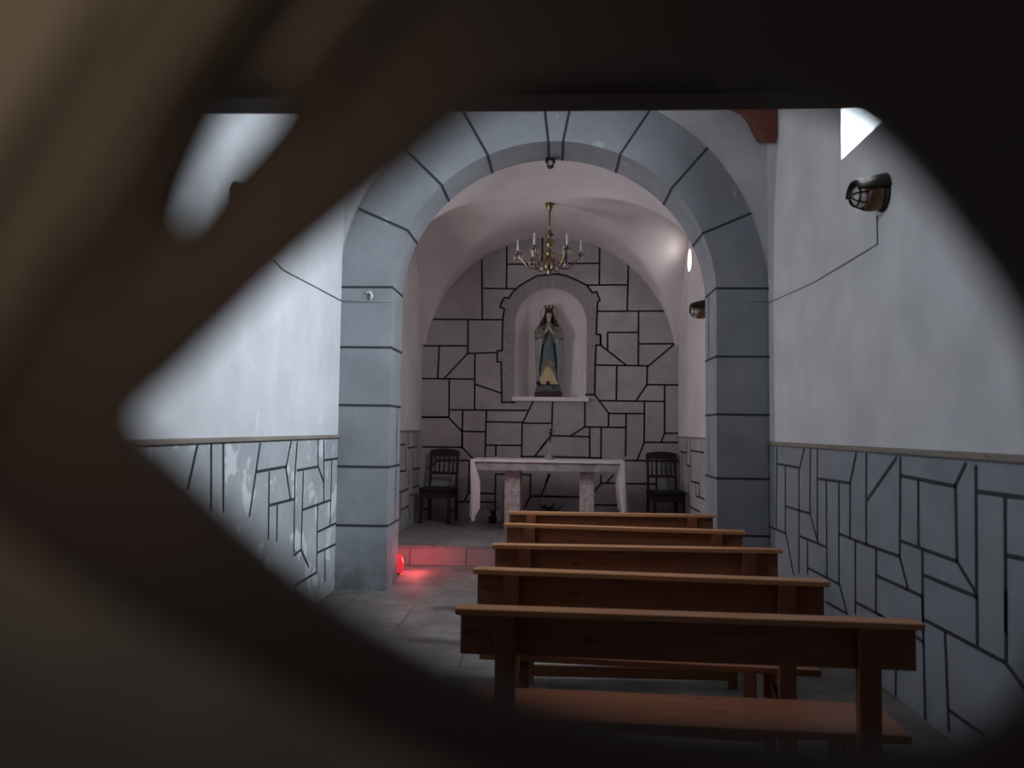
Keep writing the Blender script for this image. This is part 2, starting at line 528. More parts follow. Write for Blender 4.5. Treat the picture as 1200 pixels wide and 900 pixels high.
# joints nearer the door than the photograph reaches
segs += [((3.0, 0), (3.0, ZD)), ((2.6, 0.7), (3.0, 0.7)), ((2.6, 0), (2.6, ZD)), ((2.2, 1.0), (2.6, 0.95)), ((2.1, 0), (2.2, ZD)),
         ((1.5, 0.55), (2.13, 0.6)), ((1.5, 0), (1.5, ZD)), ((0.9, 0.9), (1.5, 0.8)), ((0.9, 0), (0.85, ZD)), ((0.3, 0.5), (0.88, 0.55))]
strips(b, segs, lambda u, v: Vector((XR - XF, u, v)), 0.021)
struct(b.build('wall_right', weld=False))

# ------------------------------------------------------------------ left nave wall
D3 = crop(160, 460, 3.75, [(265,235,225,420),(327,230,327,520),(380,228,380,520),(542,225,495,540),(525,348,658,325),(678,218,655,330),
 (655,330,675,465),(582,352,578,640),(585,495,693,467),(705,218,695,350),(695,350,690,700),(705,342,797,325),(797,207,797,325),
 (822,207,822,475),(797,325,822,395),(825,297,893,288),(857,300,853,470),(732,348,722,690),(730,515,852,472),(617,500,615,650),
 (795,500,790,790),(795,612,890,567),(852,475,850,580),(722,690,755,765),(690,715,722,690),(795,703,885,660),(827,695,827,830),
 (690,850,790,790)])
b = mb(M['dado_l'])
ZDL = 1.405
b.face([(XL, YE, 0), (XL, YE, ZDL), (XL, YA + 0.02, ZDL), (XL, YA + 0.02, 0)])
b.use(M['plaster_l'])
yl = (2.5, 3.4)  # opening for an added, unseen window that lets in fill light
hl = [(yl[0], 3.38), (yl[1], 3.38), (yl[1], 4.55), (yl[0], 4.55)]
hlo = [(yl[0] + .16, 3.62), (yl[1] - .16, 3.62), (yl[1] - .16, 4.45), (yl[0] + .16, 4.45)]
b.prism([(YE, ZDL), (YA + 0.02, ZDL), (YA + 0.02, ZH), (YE, ZH)], (XL,), to, [hl])
XLO = XL - 0.42
b.prism([(YE, 0), (YB, 0), (YB, ZH), (YE, ZH)], (XLO,), to, [hlo])
for i in range(4):
    j = (i + 1) % 4
    b.face([to(*hl[i], XL), to(*hl[j], XL), to(*hlo[j], XLO), to(*hlo[i], XLO)])
b.face([(XL, YE, ZH), (XL, YB, ZH), (XLO, YB, ZH), (XLO, YE, ZH)])
b.face([(XL, YE, 0), (XL, YE, ZH), (XLO, YE, ZH), (XLO, YE, 0)])
b.use(M['line'])
segs = []
for p, q in D3:
    P, Q = unp(*p, 0, XL), unp(*q, 0, XL)
    segs.append(((P.y, max(0, min(P.z, ZDL))), (Q.y, max(0, min(Q.z, ZDL)))))
segs += [((3.6, 0), (3.65, ZDL)), ((3.0, 0.8), (3.6, 0.75)), ((3.0, 0), (3.0, ZDL)), ((2.3, 0.5), (3.0, 0.45)), ((2.3, 0), (2.3, ZDL)),
         ((1.5, 0.9), (2.3, 0.95)), ((1.5, 0), (1.5, ZDL)), ((0.8, 0), (0.85, ZDL)), ((0.8, 0.6), (1.5, 0.65))]
strips(b, segs, lambda u, v: Vector((XL + XF, u, v)), 0.021)
struct(b.build('wall_left', weld=False))

# nave window and added fill windows: frame, glazing bar and pane in the outer opening
def window(name, x, y0, y1, z0, z1):
    r = bpy.data.objects.new(name, None); C.objects.link(r); r.location = (x, (y0 + y1) / 2, z0); struct(r)
    W, H = y1 - y0, z1 - z0
    f = mb(M['iron'])
    for s in (-1, 1):
        f.box((0, s * (W / 2 - 0.02), H / 2), (0.04, 0.04, H), 0.004)
        f.box((0, 0, H / 2 + s * (H / 2 - 0.02)), (0.04, W, 0.04), 0.004)
    f.box((0, 0, H / 2), (0.025, 0.022, H)); f.box((0, 0, H / 2), (0.025, W, 0.022))
    f.build('window_frame', r)
    mb(M['pane']).box((0, 0, H / 2), (0.005, W - 0.05, H - 0.05)).build('pane', r)
window('window_1', XRO - 0.03, yo[0], yo[1], zo[0], zo[1])
window('added_window_2', XLO + 0.03, yl[0] + .16, yl[1] - .16, 3.62, 4.45)  # added window, out of view, to bring in light from the left

# dado rails
b = mb(M['rail']); b.box((XR - 0.011, (YE + YA) / 2, ZD + 0.012), (0.022, YA - YE - 0.04, 0.034), 0.007); struct(b.build('trim_1'))
b = mb(M['rail']); b.box((XL + 0.011, (YE + YA) / 2, ZDL + 0.010), (0.022, YA - YE - 0.04, 0.030), 0.007); struct(b.build('trim_2'))

# ------------------------------------------------------------------ arch between nave and chancel
AIX, AIA, AIB, AZ = -0.011, 1.507, 1.455, 2.756
AOX, AOA, AOB = -0.030, 1.990, 2.00
N = 56
inner = [(AIX + AIA * math.cos(PI * i / N), AZ + AIB * math.sin(PI * i / N)) for i in range(N + 1)]       # right to left
outer = [(min(XR, max(XL, AOX + AOA * math.cos(PI * i / N))), AZ + AOB * math.sin(PI * i / N)) for i in range(N + 1)]
toY = lambda u, v, d: Vector((u, d, v))
hole_in = [(inner[0][0], 0)] + inner + [(inner[-1][0], 0)]
ring_poly = [(outer[0][0], 0)] + outer + [(outer[-1][0], 0), (inner[-1][0], 0)] + inner[::-1] + [(inner[0][0], 0)]
b = mb(M['arch'])
YF = YA - 0.018
def band(oL, iL, y, rev):
    for i in range(len(oL) - 1):
        q = [toY(*oL[i], y), toY(*oL[i + 1], y), toY(*iL[i + 1], y), toY(*iL[i], y)]
        b.face(q[::-1] if rev else q)
oF = [(outer[0][0], 0)] + outer + [(outer[-1][0], 0)]
iF = [(inner[0][0], 0)] + inner + [(inner[-1][0], 0)]
band(oF, iF, YF, False)
for L, y0, y1 in ((oF, YF, YA + 0.03), (iF, YF, YB)):
    for i in range(len(L) - 1):
        f = b.face([toY(*L[i], y0), toY(*L[i + 1], y0), toY(*L[i + 1], y1), toY(*L[i], y1)])
        f.smooth = 1 <= i <= N
# joints
b.use(M['line'])
fs = lambda u, v: Vector((u, YF - 0.003, v))
J = []
for L in (crop(380, 120, 3.75, [(962,40,985,170),(1088,40,1050,170),(640,105,715,222),(435,285,515,362),(180,480,350,555)]),
          crop(660, 120, 3.75, [(375,48,250,230),(648,188,480,375),(852,477,615,575)])):
    for p, q in L:
        P, Q = unp(*p, 1, YF), unp(*q, 1, YF)
        th = math.atan2((Q.z - AZ) / AIB, (Q.x - AIX) / AIA)
        qi = (AIX + AIA * math.cos(th), AZ + AIB * math.sin(th))
        th2 = math.atan2((P.z - AZ) / AOB, (P.x - AOX) / AOA)
        po = (AOX + AOA * math.cos(th2), AZ + AOB * math.sin(th2))
        strips(b, [(po, qi)], fs, 0.024)
        J.append(th)
def intr(th, y):
    return Vector((AIX + (AIA - 0.004) * math.cos(th), y, AZ + (AIB - 0.004) * math.sin(th)))
for th in J:
    d = 0.012 / 1.48
    b.face([intr(th - d, YF), intr(th + d, YF), intr(th + d, YB), intr(th - d, YB)])
pixL = [336.5, 407, 475, 547, 616]
pixR = [338, 418, 486, 561, 628]
for px, ys, s in ((430, pixL, -1), (870, pixR, 1)):
    xi = AIX + s * AIA; xo = XL if s < 0 else XR
    for y in ys:
        z = unp(px, y, 1, YF).z
        strips(b, [((xi, z), (xo, z))], fs, 0.022)
        xx = xi - s * 0.004
        b.face([(xx, YF, z - 0.011), (xx, YF, z + 0.011), (xx, YB, z + 0.011), (xx, YB, z - 0.011)])
    # alternate upright joints in the reveal
    zz = [unp(px, y, 1, YF).z for y in ys]
    for k in (0, 2) if s > 0 else (2, 3):
        xx = xi - s * 0.004
        b.face([(xx, YB - 0.19, zz[k]), (xx, YB - 0.175, zz[k]), (xx, YB - 0.175, zz[k + 1]), (xx, YB - 0.19, zz[k + 1])])
struct(b.build('arch', weld=False))

# the white wall the arch pierces
b = mb(M['plaster'])
full = [(XL - .4, 0), (XR + .4, 0), (XR + .4, ZH), (XL - .4, ZH)]
mid = [(o_[0], o_[1] - 0.0) for o_ in outer]
hole = [(inner[0][0], 0)] + inner + [(inner[-1][0], 0)]
poly = [(XL, 0), (XL, ZH), (XR, ZH), (XR, 0)] + hole
b.prism(poly, (YA,), toY)
b.use(M['vault'])
b.prism([(XL, 0), (XL, ZH), (XR, ZH), (XR, 0)] + hole, (YB,), toY)
struct(b.build('wall_arch', weld=False))

# ------------------------------------------------------------------ chancel: side walls, groin vault, back wall
def seg(t):
    """segmental arc that springs from a small ledge, 0 at |t|=0.97, 1 at t=0"""
    return max(0.0, math.sqrt(max(0.0, 1.798 ** 2 - (1.833 * t) ** 2)) - 0.263) / 1.535
def zx(x): return ZS + RISE * seg((x - ccx) / ca)
def zy(y): return ZS + RISE * seg((y - ccy) / cb)
NV = 72
xs = [ccx - ca * math.cos(PI * i / NV) for i in range(NV + 1)]
ys_ = [ccy - cb * math.cos(PI * i / NV) for i in range(NV + 1)]
b = mb(M['vault'])
b.sheet([[Vector((x, y, max(zx(x), zy(y)))) for x in xs] for y in ys_])
vault = b.build('ceiling_vault'); struct(vault)

ZCD_L, ZCD_R = unp(482, 505, 0, CXL).z, unp(812, 513, 0, CXR).z
E1 = crop(460, 490, 7.5, [(55,235,110,230),(110,235,118,465),(135,120,135,262),(135,262,210,250),(65,470,115,460),(175,450,250,435),
 (45,660,140,620),(180,610,245,590),(75,808,140,770),(148,685,175,668),(215,130,207,250),(170,260,175,450),(140,460,140,620),
 (180,450,180,610),(148,685,145,860),(70,660,70,860),(175,668,180,800),(205,440,207,600)])
E2 = crop(640, 480, 6.0, [(945,295,990,305),(1020,287,1112,303),(990,390,1018,397),(1022,503,1080,520),(1060,608,1115,630),
 (1005,680,1080,718),(935,565,1000,595),(1015,210,1020,500),(1000,400,1005,680),(1050,520,1055,610),(990,215,990,390),(1080,520,1080,610),
 (960,300,962,570)])
for side, X, ZCD, E in (('left', CXL, ZCD_L, E1), ('right', CXR, ZCD_R, E2)):
    s = -1 if side == 'left' else 1
    b = mb(M['back'])
    b.face([(X, YB, 0), (X, YC, 0), (X, YC, ZCD), (X, YB, ZCD)])
    b.use(M['vault'])
    lun = [(y, zy(y)) for y in ys_]
    holes = []
    if side == 'right':
        oc = unp(808, 305, 0, X); OY, OZ, OR = oc.y, oc.z, 0.15
        ring = [(OY + OR * math.cos(2 * PI * k / 24), OZ + OR * math.sin(2 * PI * k / 24)) for k in range(24)]
        holes = [ring]
        for k in range(24):
            p, q = ring[k], ring[(k + 1) % 24]
            sc = lambda t: (OY + (t[0] - OY) * 0.75, OZ + 0.03 + (t[1] - OZ) * 0.75)
            b.face([to(*p, X), to(*q, X), to(*sc(q), X + 0.16), to(*sc(p), X + 0.16)])
    else:
        wy, wz, dy, dz = 8.72, 2.42, 0.32, 0.52  # opening for an added window hidden by the pier, for chancel light
        ring = [(wy - dy, wz - dz), (wy + dy, wz - dz), (wy + dy, wz + dz), (wy - dy, wz + dz)]
        holes = [ring]
        rin = [(wy + (p[0] - wy) * 0.85, wz + (p[1] - wz) * 0.85) for p in ring]
        for k in range(4):
            n_ = (k + 1) % 4
            b.face([to(*ring[k], X), to(*ring[n_], X), to(*rin[n_], X - 0.25), to(*rin[k], X - 0.25)])
    b.prism([(YB, ZCD)] + lun + [(YC, ZCD)], (X,), to, holes)
    b.use(M['line_b'])
    segs = []
    for p, q in E:
        P, Q = unp(*p, 0, X), unp(*q, 0, X)
        segs.append(((P.y, max(ZC, P.z)), (Q.y, max(ZC, Q.z))))
    strips(b, segs, lambda u, v: Vector((X - s * XF, u, v)), 0.022)
    b.use(M['rail']); b.box((X - s * 0.008, (YB + YC) / 2, ZCD), (0.016, YC - YB, 0.022))
    struct(b.build('wall_chancel_' + side, weld=False))
window('added_window_4', CXL - 0.24, wy - dy * .85, wy + dy * .85, wz - dz * .85, wz + dz * .85)  # added unseen window supplying light to the chancel
w3 = bpy.data.objects.new('window_3', None); C.objects.link(w3); w3.location = (CXR + 0.15, OY, OZ + 0.03); struct(w3)
mb(M['sky_pane']).lathe([(0.112, 0), (0.112, 0.008)], (0, 0, 0), 24, axis='X').build('pane', w3)
mb(M['iron']).tube([(0, 0.112 * math.cos(2 * PI * k / 24), 0.112 * math.sin(2 * PI * k / 24)) for k in range(24)], 0.007, 6, True).build('window_frame', w3)

# back wall with the niche
NX0, NX1 = -0.546, 0.476
ncx, nr = (NX0 + NX1) / 2, (NX1 - NX0) / 2
NZ0, NZT = 1.962, 3.53
nspring = NZT - nr * 1.0
niche = [(NX0, NZ0), (NX1, NZ0)] + [(ncx + nr * math.cos(PI * i / 28), nspring + nr * math.sin(PI * i / 28)) for i in range(29)]
b = mb(M['back'])
poly = [(CXL, 0), (CXR, 0)] + [(x, zx(x)) for x in xs[::-1]]
b.prism(poly, (YC,), toY, [niche])
def C_(crp, L): return crop(*crp, L)
k1, k2, k3, k4, k6, k7 = (480,270,6.6667), (640,270,6.6667), (480,390,6.6667), (640,390,6.6667), (640,480,6.0), (460,480,6.0)
B = []
B += C_(k1, [(565,235,568,695),(760,130,757,450),(580,453,830,457),(190,695,722,698),(457,700,455,962),(765,265,1040,262),(1037,60,1037,262)])
B += C_(k3, [(118,102,455,102),(232,108,220,355),(450,165,275,353),(98,357,505,362),(510,165,508,600),(310,362,308,660),(315,602,920,606),
 (105,660,303,660),(303,660,408,770),(415,608,408,900),(600,608,590,970),(415,770,592,773),(605,695,885,700),(968,530,885,700),(880,700,875,990),
 (890,705,1110,708),(1118,528,1108,800),(1108,800,1025,900),(600,877,875,880),(675,880,673,960),(720,472,515,403),(683,155,455,162)])
B += C_(k2, [(160,65,155,255),(40,260,410,257),(418,130,415,425),(320,428,635,425),(643,245,633,630),(405,632,925,630),(722,640,720,1055),
 (485,797,720,797),(730,887,1005,885)])
B += C_(k4, [(425,15,428,100),(480,0,480,130),(425,97,625,252),(390,252,795,258),(1000,90,800,258),(790,258,787,405),(787,405,1030,408),
 (787,405,707,525),(552,258,548,528),(425,530,920,537),(925,412,925,785),(380,485,488,628),(488,630,765,632),(488,630,487,735),(303,530,303,735),
 (305,735,620,740),(303,735,190,805),(45,803,335,812),(340,740,340,975),(430,740,428,985),(625,632,620,960),(768,545,765,855),(765,855,1035,857),
 (925,785,1035,785),(925,785,898,853)])
B += C_(k6, [(45,332,385,340),(690,230,640,355),(558,357,930,362),(570,520,775,523),(775,365,775,570),(20,455,-5,520),(0,610,330,617),
 (385,465,385,515),(470,460,425,515),(390,517,560,519),(385,520,345,570),(345,670,560,673)])
B += C_(k7, [(210,53,390,53),(215,262,490,265),(490,265,575,355),(325,356,570,358),(540,362,535,585),(535,585,720,593),(530,590,508,635),
 (435,648,720,650),(725,455,720,780),(725,453,970,457),(970,457,968,610),(1105,455,1045,605),(970,608,1200,610),(968,612,930,690),
 (490,155,492,265),(325,355,255,410),(910,330,1060,330),(1085,220,1000,328)])
b.use(M['line_b'])
segs = []
for p, q in B:
    P, Q = unp(*p, 1, YC), unp(*q, 1, YC)
    segs.append(((P.x, P.z), (Q.x, Q.z)))
fb = lambda u, v: Vector((u, YC - 0.004, v))
strips(b, segs, fb, 0.026)
# outline of the niche surround
LP = [(1095,345),(1000,355),(920,395),(850,440),(800,490),(775,530),(740,525),(720,560),(708,600),(740,615),(728,700),(722,938),(685,942),(683,1025),(715,1030),(720,1270),(720,1343),(820,1343)]
LP = [(480 + a / 6.6667, 270 + c / 6.6667) for a, c in LP]
RP = [(25,345),(95,340),(170,360),(250,395),(320,430),(360,487),(395,480),(420,545),(402,560),(398,640),(392,810),(425,815)]
RP = [(640 + a / 6.6667, 270 + c / 6.6667) for a, c in RP]
RP += [(640 + a / 6.6667, 390 + c / 6.6667) for a, c in [(425,97),(390,98),(383,255),(380,485),(310,483)]]
out2 = lambda L: [(lambda P: (P.x, P.z))(unp(*p, 1, YC)) for p in L]
oL, oR = out2(LP), out2(RP)
strips(b, chain(oL) + chain(oR) + [(oL[0], oR[0])], fb, 0.028)
struct(b.build('wall_back', weld=False))

# niche surround (granite, flush), niche recess and sill
b = mb(M['frame_stone'])
nich2 = [(NX1 + 0.0, NZ0)] + niche[2:] + [(NX0, NZ0)]
poly = oL + [(NX0, oL[-1][1])] + nich2[::-1][0:] + [(NX1, oR[-1][1])] + oR[::-1]
b.prism(poly, (YC - 0.002,), toY)
b.use(M['line_b'])
rim = [(ncx + nr * math.cos(PI * i / 28), nspring + nr * math.sin(PI * i / 28)) for i in range(29)]
struct(b.build('trim_3', weld=False))
b = mb(M['niche'])
ND = 0.36
def nring(t):
    """t 0..1 from the wall plane into the recess: a rounded hollow"""
    a = t * PI / 2
    s = math.cos(a) ** 0.45 if t < 1 else 0.0
    return s, ND * math.sin(a) ** 1.0
rows = []
prof = [(NX1, NZ0)] + niche[2:] + [(NX0, NZ0)]
for j in range(13):
    s, d = nring(j / 12)
    s = max(s, 0.02)
    row = []
    for (x, z) in prof:
        zz = z if z <= nspring else nspring + (z - nspring) * s
        row.append(Vector((ncx + (x - ncx) * s, YC + d, zz)))
    rows.append(row)
b.sheet(rows)
b.face([(NX0, YC, NZ0), (NX1, YC, NZ0), (NX1, YC + ND, NZ0), (NX0, YC + ND, NZ0)])
struct(b.build('niche_recess', weld=False))
b = mb(M['niche'])
b.box((ncx, YC - 0.02, NZ0 - 0.028), (NX1 - NX0 + 0.06, 0.10, 0.06), 0.008)
struct(b.build('trim_4'))

# ------------------------------------------------------------------ nave ceiling, loft, corbel
b = mb(M['red_wood'])
for i in range(14):
    y0 = 2.1 + i * 0.385
    b.box((0, y0 + 0.19, ZH + 0.02), (XR - XL + 0.84, 0.375, 0.04), 0.006)
b.box((0, 1.1, ZH + 0.02), (XR - XL + 0.84, 1.95, 0.04))
struct(b.build('ceiling'))

LB = unp(600, 131.5, 1, 2.30)
zl = LB.z
loft = thing('choir_loft', 'dark wooden choir loft crossing above the entrance', 'loft', ((XL + XR) / 2, 0.31, zl))
b = mb(M['loft']); b.box((0, 1.93, 0.10), (XR - XL, 0.12, 0.20), 0.004); b.build('edge_beam', loft)
b = mb(M['loft'])
for i in range(9):
    b.box((-1.985 + 0.22 + i * 0.44, 0.94, 0.16), (0.43, 1.88, 0.03), 0.003)
b.build('floor_boards', loft)
for i in range(4):
    b = mb(M['loft']); b.box((-1.5 + i * 1.0, 0.94, 0.075), (0.09, 1.86, 0.13), 0.004); b.build('joist', loft)

pts = [(870,131),(879,135),(886,143),(891,153),(897,164),(901,167.5),(908,167.5),(914,157),(920,147),(921,131),(921,108),(862,108),(862,128)]
YK = 7.04
pr = [(lambda P: (min(P.x, XR - 0.004), P.z))(unp(*p, 1, YK)) for p in pts]
b = mb(M['red_wood']); b.prism(pr, (YK, YA - 0.02), lambda u, v, d: Vector((u, d, 1.5 + (v - 1.5) * d / YK)))   # underside rises towards the wall
tag(b.build('corbel', weld=False), 'red-brown curved wooden corbel in the corner above the right arch shoulder', 'corbel')
zt = max(p[1] for p in pr)
b = mb(M['red_wood']); b.box(((XL + XR) / 2, 7.12, zt + 0.24), (XR - XL, 0.24, 0.22), 0.01)
tag(b.build('tie_beam'), 'red-brown ceiling tie beam spanning the nave before the arch', 'beam')

# ------------------------------------------------------------------ entrance wall and the carved door the photo looks through
b = mb(M['plaster'])
DW, DH = 0.62, 2.16
b.box(((XL - .42 - DW) / 2, 0.20, ZH / 2), (DW * -1 - (XL - .42), 0.20, ZH))
b.box(((XR + .42 + DW) / 2, 0.20, ZH / 2), ((XR + .42) - DW, 0.20, ZH))
b.box((0, 0.20, (DH + ZH) / 2), (2 * DW, 0.20, ZH - DH))
struct(b.build('wall_front'))

door = bpy.data.objects.new('door_1', None); C.objects.link(door); struct(door)
def smooth_loop(pts, n=4):
    """Catmull-Rom through a closed 2D loop"""
    out = []; m_ = len(pts)
    for i in range(m_):
        p0, p1, p2, p3 = (Vector(pts[(i + k) % m_]) for k in (-1, 0, 1, 2))
        for j in range(n):
            t = j / n
            out.append(tuple(0.5 * ((2 * p1) + (p2 - p0) * t + (2 * p0 - 5 * p1 + 4 * p2 - p3) * t * t + (3 * p1 - p0 - 3 * p2 + p3) * t ** 3)))
    return out
def grow(pts, d):
    m_ = len(pts); area = sum(pts[i][0] * pts[(i + 1) % m_][1] - pts[(i + 1) % m_][0] * pts[i][1] for i in range(m_))
    sg = 1 if area > 0 else -1; out = []
    for i in range(m_):
        t = Vector(pts[(i + 1) % m_]) - Vector(pts[i - 1]); t.normalize()
        out.append((pts[i][0] + sg * t.y * d, pts[i][1] - sg * t.x * d))
    return out
def onplane(pts, y): return [(lambda P: (P.x, P.z))(unp(*p, 1, y)) for p in pts]

EYEHOLE = smooth_loop([(160,490),(205,447),(262,392),(335,322),(420,250),(495,190),(560,136),(640,104),(740,96),(850,102),(930,122),(1000,152),(1060,206),(1118,278),(1168,348),
 (1206,430),(1228,540),(1230,660),(1212,760),(1172,828),(1105,862),(1000,866),(880,856),(760,842),(650,819),(560,788),(480,749),(405,704),(340,656),(280,602),(230,556),(188,518)])
SLIT = smooth_loop([(217,262),(226,222),(249,170),(272,127),(298,106),(328,107),(324,132),(294,170),(262,204),(236,240)])
FIELD = smooth_loop([(-40,560),(-10,440),(60,310),(135,195),(225,80),(330,-20),(440,-140),(700,-260),(1100,-280),(1500,-160),(1720,300),(1700,800),
 (1300,1060),(900,1010),(660,955),(490,890),(350,820),(200,745),(50,660)])
leaf_rect = [(-DW + .004, 0.01), (DW - .004, 0.01), (DW - .004, DH - .01), (-DW + .004, DH - .01)]
Y0, Y1, Y2, Y3 = 0.1125, 0.119, 0.124, 0.152
def plate(mat, ya, yb, loops, gr):
    b = mb(mat)
    near = [onplane(grow(l, gr), ya) for l in loops]
    far = [onplane(l, yb) for l in loops]
    b.prism(leaf_rect, (ya,), toY, near)
    b.prism(leaf_rect, (yb,), toY, far)
    for nl, fl in zip(near, far):
        for i in range(len(nl)):
            j = (i + 1) % len(nl)
            f = b.face([toY(*nl[i], ya), toY(*nl[j], ya), toY(*fl[j], yb), toY(*fl[i], yb)])
            if f: f.smooth = True
    for i in range(4):
        p, q = leaf_rect[i], leaf_rect[(i + 1) % 4]
        b.face([toY(*p, ya), toY(*q, ya), toY(*q, yb), toY(*p, yb)])
    return b
plate(M['door_shaded'], Y1 + .002, Y3, [EYEHOLE, SLIT], 14).build('pierced_panel', door, weld=False)
plate(M['door'], Y0, Y1, [FIELD], 120).build('outer_board', door, weld=False)
# carved ribs on the outer face, running along the pierced slit
for pts, r in (([(40,330),(120,210),(190,90),(260,-20),(330,-110)], 0.0016), ([(-60,300),(10,160),(90,30),(150,-60)], 0.0022), ([(300,120),(360,40),(430,-40),(520,-120)], 0.0016)):
    b = mb(M['door']); L = [toY(*p, Y0 + 0.0005) for p in onplane(pts, Y0)]
    b.tube(L, [r * 0.4] + [r] * (len(L) - 2) + [r * 0.4], 10); b.build('carved_rib', door)
b = mb(M['iron'])
b.tube([(0.52, Y0 - 0.004, 1.0), (0.52, Y0 - 0.05, 1.0), (0.52, Y0 - 0.05, 1.12), (0.52, Y0 - 0.004, 1.12)], 0.008); b.build('door_pull', door)

# ------------------------------------------------------------------ benches
def make_bench(Lw):
    t = thing('bench', 'x', 'bench')
    h = Lw / 2
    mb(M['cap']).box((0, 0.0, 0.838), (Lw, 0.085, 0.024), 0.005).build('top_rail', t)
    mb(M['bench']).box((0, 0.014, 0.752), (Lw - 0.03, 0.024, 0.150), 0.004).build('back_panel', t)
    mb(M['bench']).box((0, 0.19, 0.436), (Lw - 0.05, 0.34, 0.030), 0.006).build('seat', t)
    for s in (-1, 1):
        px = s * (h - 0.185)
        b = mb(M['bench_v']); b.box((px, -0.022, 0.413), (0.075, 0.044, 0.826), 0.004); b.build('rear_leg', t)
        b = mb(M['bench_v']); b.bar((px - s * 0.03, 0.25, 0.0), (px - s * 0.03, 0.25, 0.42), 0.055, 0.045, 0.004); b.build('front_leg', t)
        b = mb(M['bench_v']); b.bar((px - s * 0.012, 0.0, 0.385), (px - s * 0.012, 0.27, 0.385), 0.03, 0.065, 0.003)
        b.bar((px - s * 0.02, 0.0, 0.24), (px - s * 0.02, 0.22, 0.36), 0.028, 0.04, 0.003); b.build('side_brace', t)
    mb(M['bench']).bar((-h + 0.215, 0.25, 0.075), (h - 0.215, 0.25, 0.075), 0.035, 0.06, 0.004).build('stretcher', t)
    return t
BL = ['varnished pine bench nearest the door, longest in view with seat showing',
      'varnished pine bench second from the door, backrest cut by the nearest rail',
      'varnished pine bench in the middle of the five-bench row',
      'varnished pine bench second from the altar step',
      'varnished pine bench nearest the altar, its rail just below the altar legs']
spots = [((535,710),(1079,728)), ((556,665),(970,680)), ((577,637),(915,643)), ((591,613),(873,622)), ((595,599),(838,603))]
proto = None
for i, (p, q) in enumerate(spots):
    P, Q = unp(*p, 2, 0.85), unp(*q, 2, 0.85)
    cx, cy = (P.x + Q.x) / 2, (P.y + Q.y) / 2
    # the far edge of the rail sits a little behind the surveyed points
    L = (Q - P).length
    if proto is None:
        proto = o = make_bench(1.63)
    else:
        o = copy_tree(proto)
    o.location = (cx, cy + 0.0, 0)
    o.rotation_euler = (0, 0, math.atan2(Q.y - P.y, Q.x - P.x))
    o.scale = (L / 1.63, 1, 1)
    tag(o, BL[i], 'bench', 'pine benches facing the altar')

# ------------------------------------------------------------------ altar and what stands on it
AX, AY, ARZ = -0.05, 10.42, -0.06
TOPZ = 1.11
altar = thing('altar', 'stone altar table on two granite pillars at the chancel back', 'altar', (AX, AY, ZC), ARZ)
b = mb(M['slab']); b.box((0, 0, TOPZ - ZC - 0.07), (1.86, 0.62, 0.13), 0.008); b.build('altar_top', altar)
for x0, x1 in ((592, 610), (680, 697)):
    P, Q = unp(x0, 580, 1, AY - 0.12), unp(x1, 580, 1, AY - 0.12)
    b = mb(M['granite']); b.box(((P.x + Q.x) / 2 - AX, -0.02, (TOPZ - ZC - 0.135) / 2), (Q.x - P.x, 0.26, TOPZ - ZC - 0.135), 0.01); b.build('leg', altar)
# linen cloth: top, short fall in front, long falls at both ends
b = mb(M['cloth'])
W2, D2_, T = 0.958, 0.335, TOPZ - ZC
n1 = 48
def fold_y(t): return 0.018 * math.sin(t * 23) + 0.012 * math.sin(t * 41 + 1)
for s in (-1, 1):
    rows = []
    Hm = 0.78 if s < 0 else 0.74
    for j in range(15):
        v = j / 14; row = []
        for i in range(n1 + 1):
            u = i / n1; y = -D2_ + u * 2 * D2_
            drop = Hm * v * (1 - 0.10 * u + (0.03 * math.sin(u * 19)))
            x = s * (W2 + 0.012 * (1 - math.exp(-v * 20)) + fold_y(u + s) * v * 1.6 + 0.02 * v)
            row.append(Vector((x + (0.05 * v * (1 - u) * (1 if s < 0 else 0)), y * (1 - 0.06 * v), T + 0.004 - drop)))
        rows.append(row)
    b.sheet(rows)
for s in (-1, 1):
    rows = []
    for j in range(15):
        v = j / 14; row = []
        for i in range(13):
            u = i / 12
            wd = 0.135 * (1 - 0.25 * v) * min(1, 0.35 + 1.6 * v)
            row.append(Vector((s * (W2 + 0.012 + 0.02 * v - u * wd) + (0.05 * v if s < 0 else 0), -D2_ * (1 - 0.06 * v) - 0.006 - 0.018 * math.sin(u * 7 + v) * v * u, T + 0.003 - (0.78 if s < 0 else 0.74) * v * (1 - 0.22 * u * v))))
        rows.append(row)
    b.sheet(rows)
b.box((0, 0, T + 0.002), (2 * W2 + 0.004, 2 * D2_, 0.006), 0.002)
rows = []
for j in range(5):
    v = j / 4
    rows.append([Vector((-W2 + 2 * W2 * i / n1, -D2_ - 0.004 - 0.004 * math.sin(i * 0.9) * v, T + 0.003 - 0.028 * v)) for i in range(n1 + 1)])
b.sheet(rows)
rows = [[Vector((-p.x, D2_ + 0.004, p.z)) for p in r] for r in rows]
b.sheet(rows)
cl = b.build('tablecloth', weld=False, loc=(AX, AY, ZC)); cl.rotation_euler = (0, 0, ARZ)
tag(cl, 'white linen cloth draped over the altar, ends hanging towards the floor', 'tablecloth')

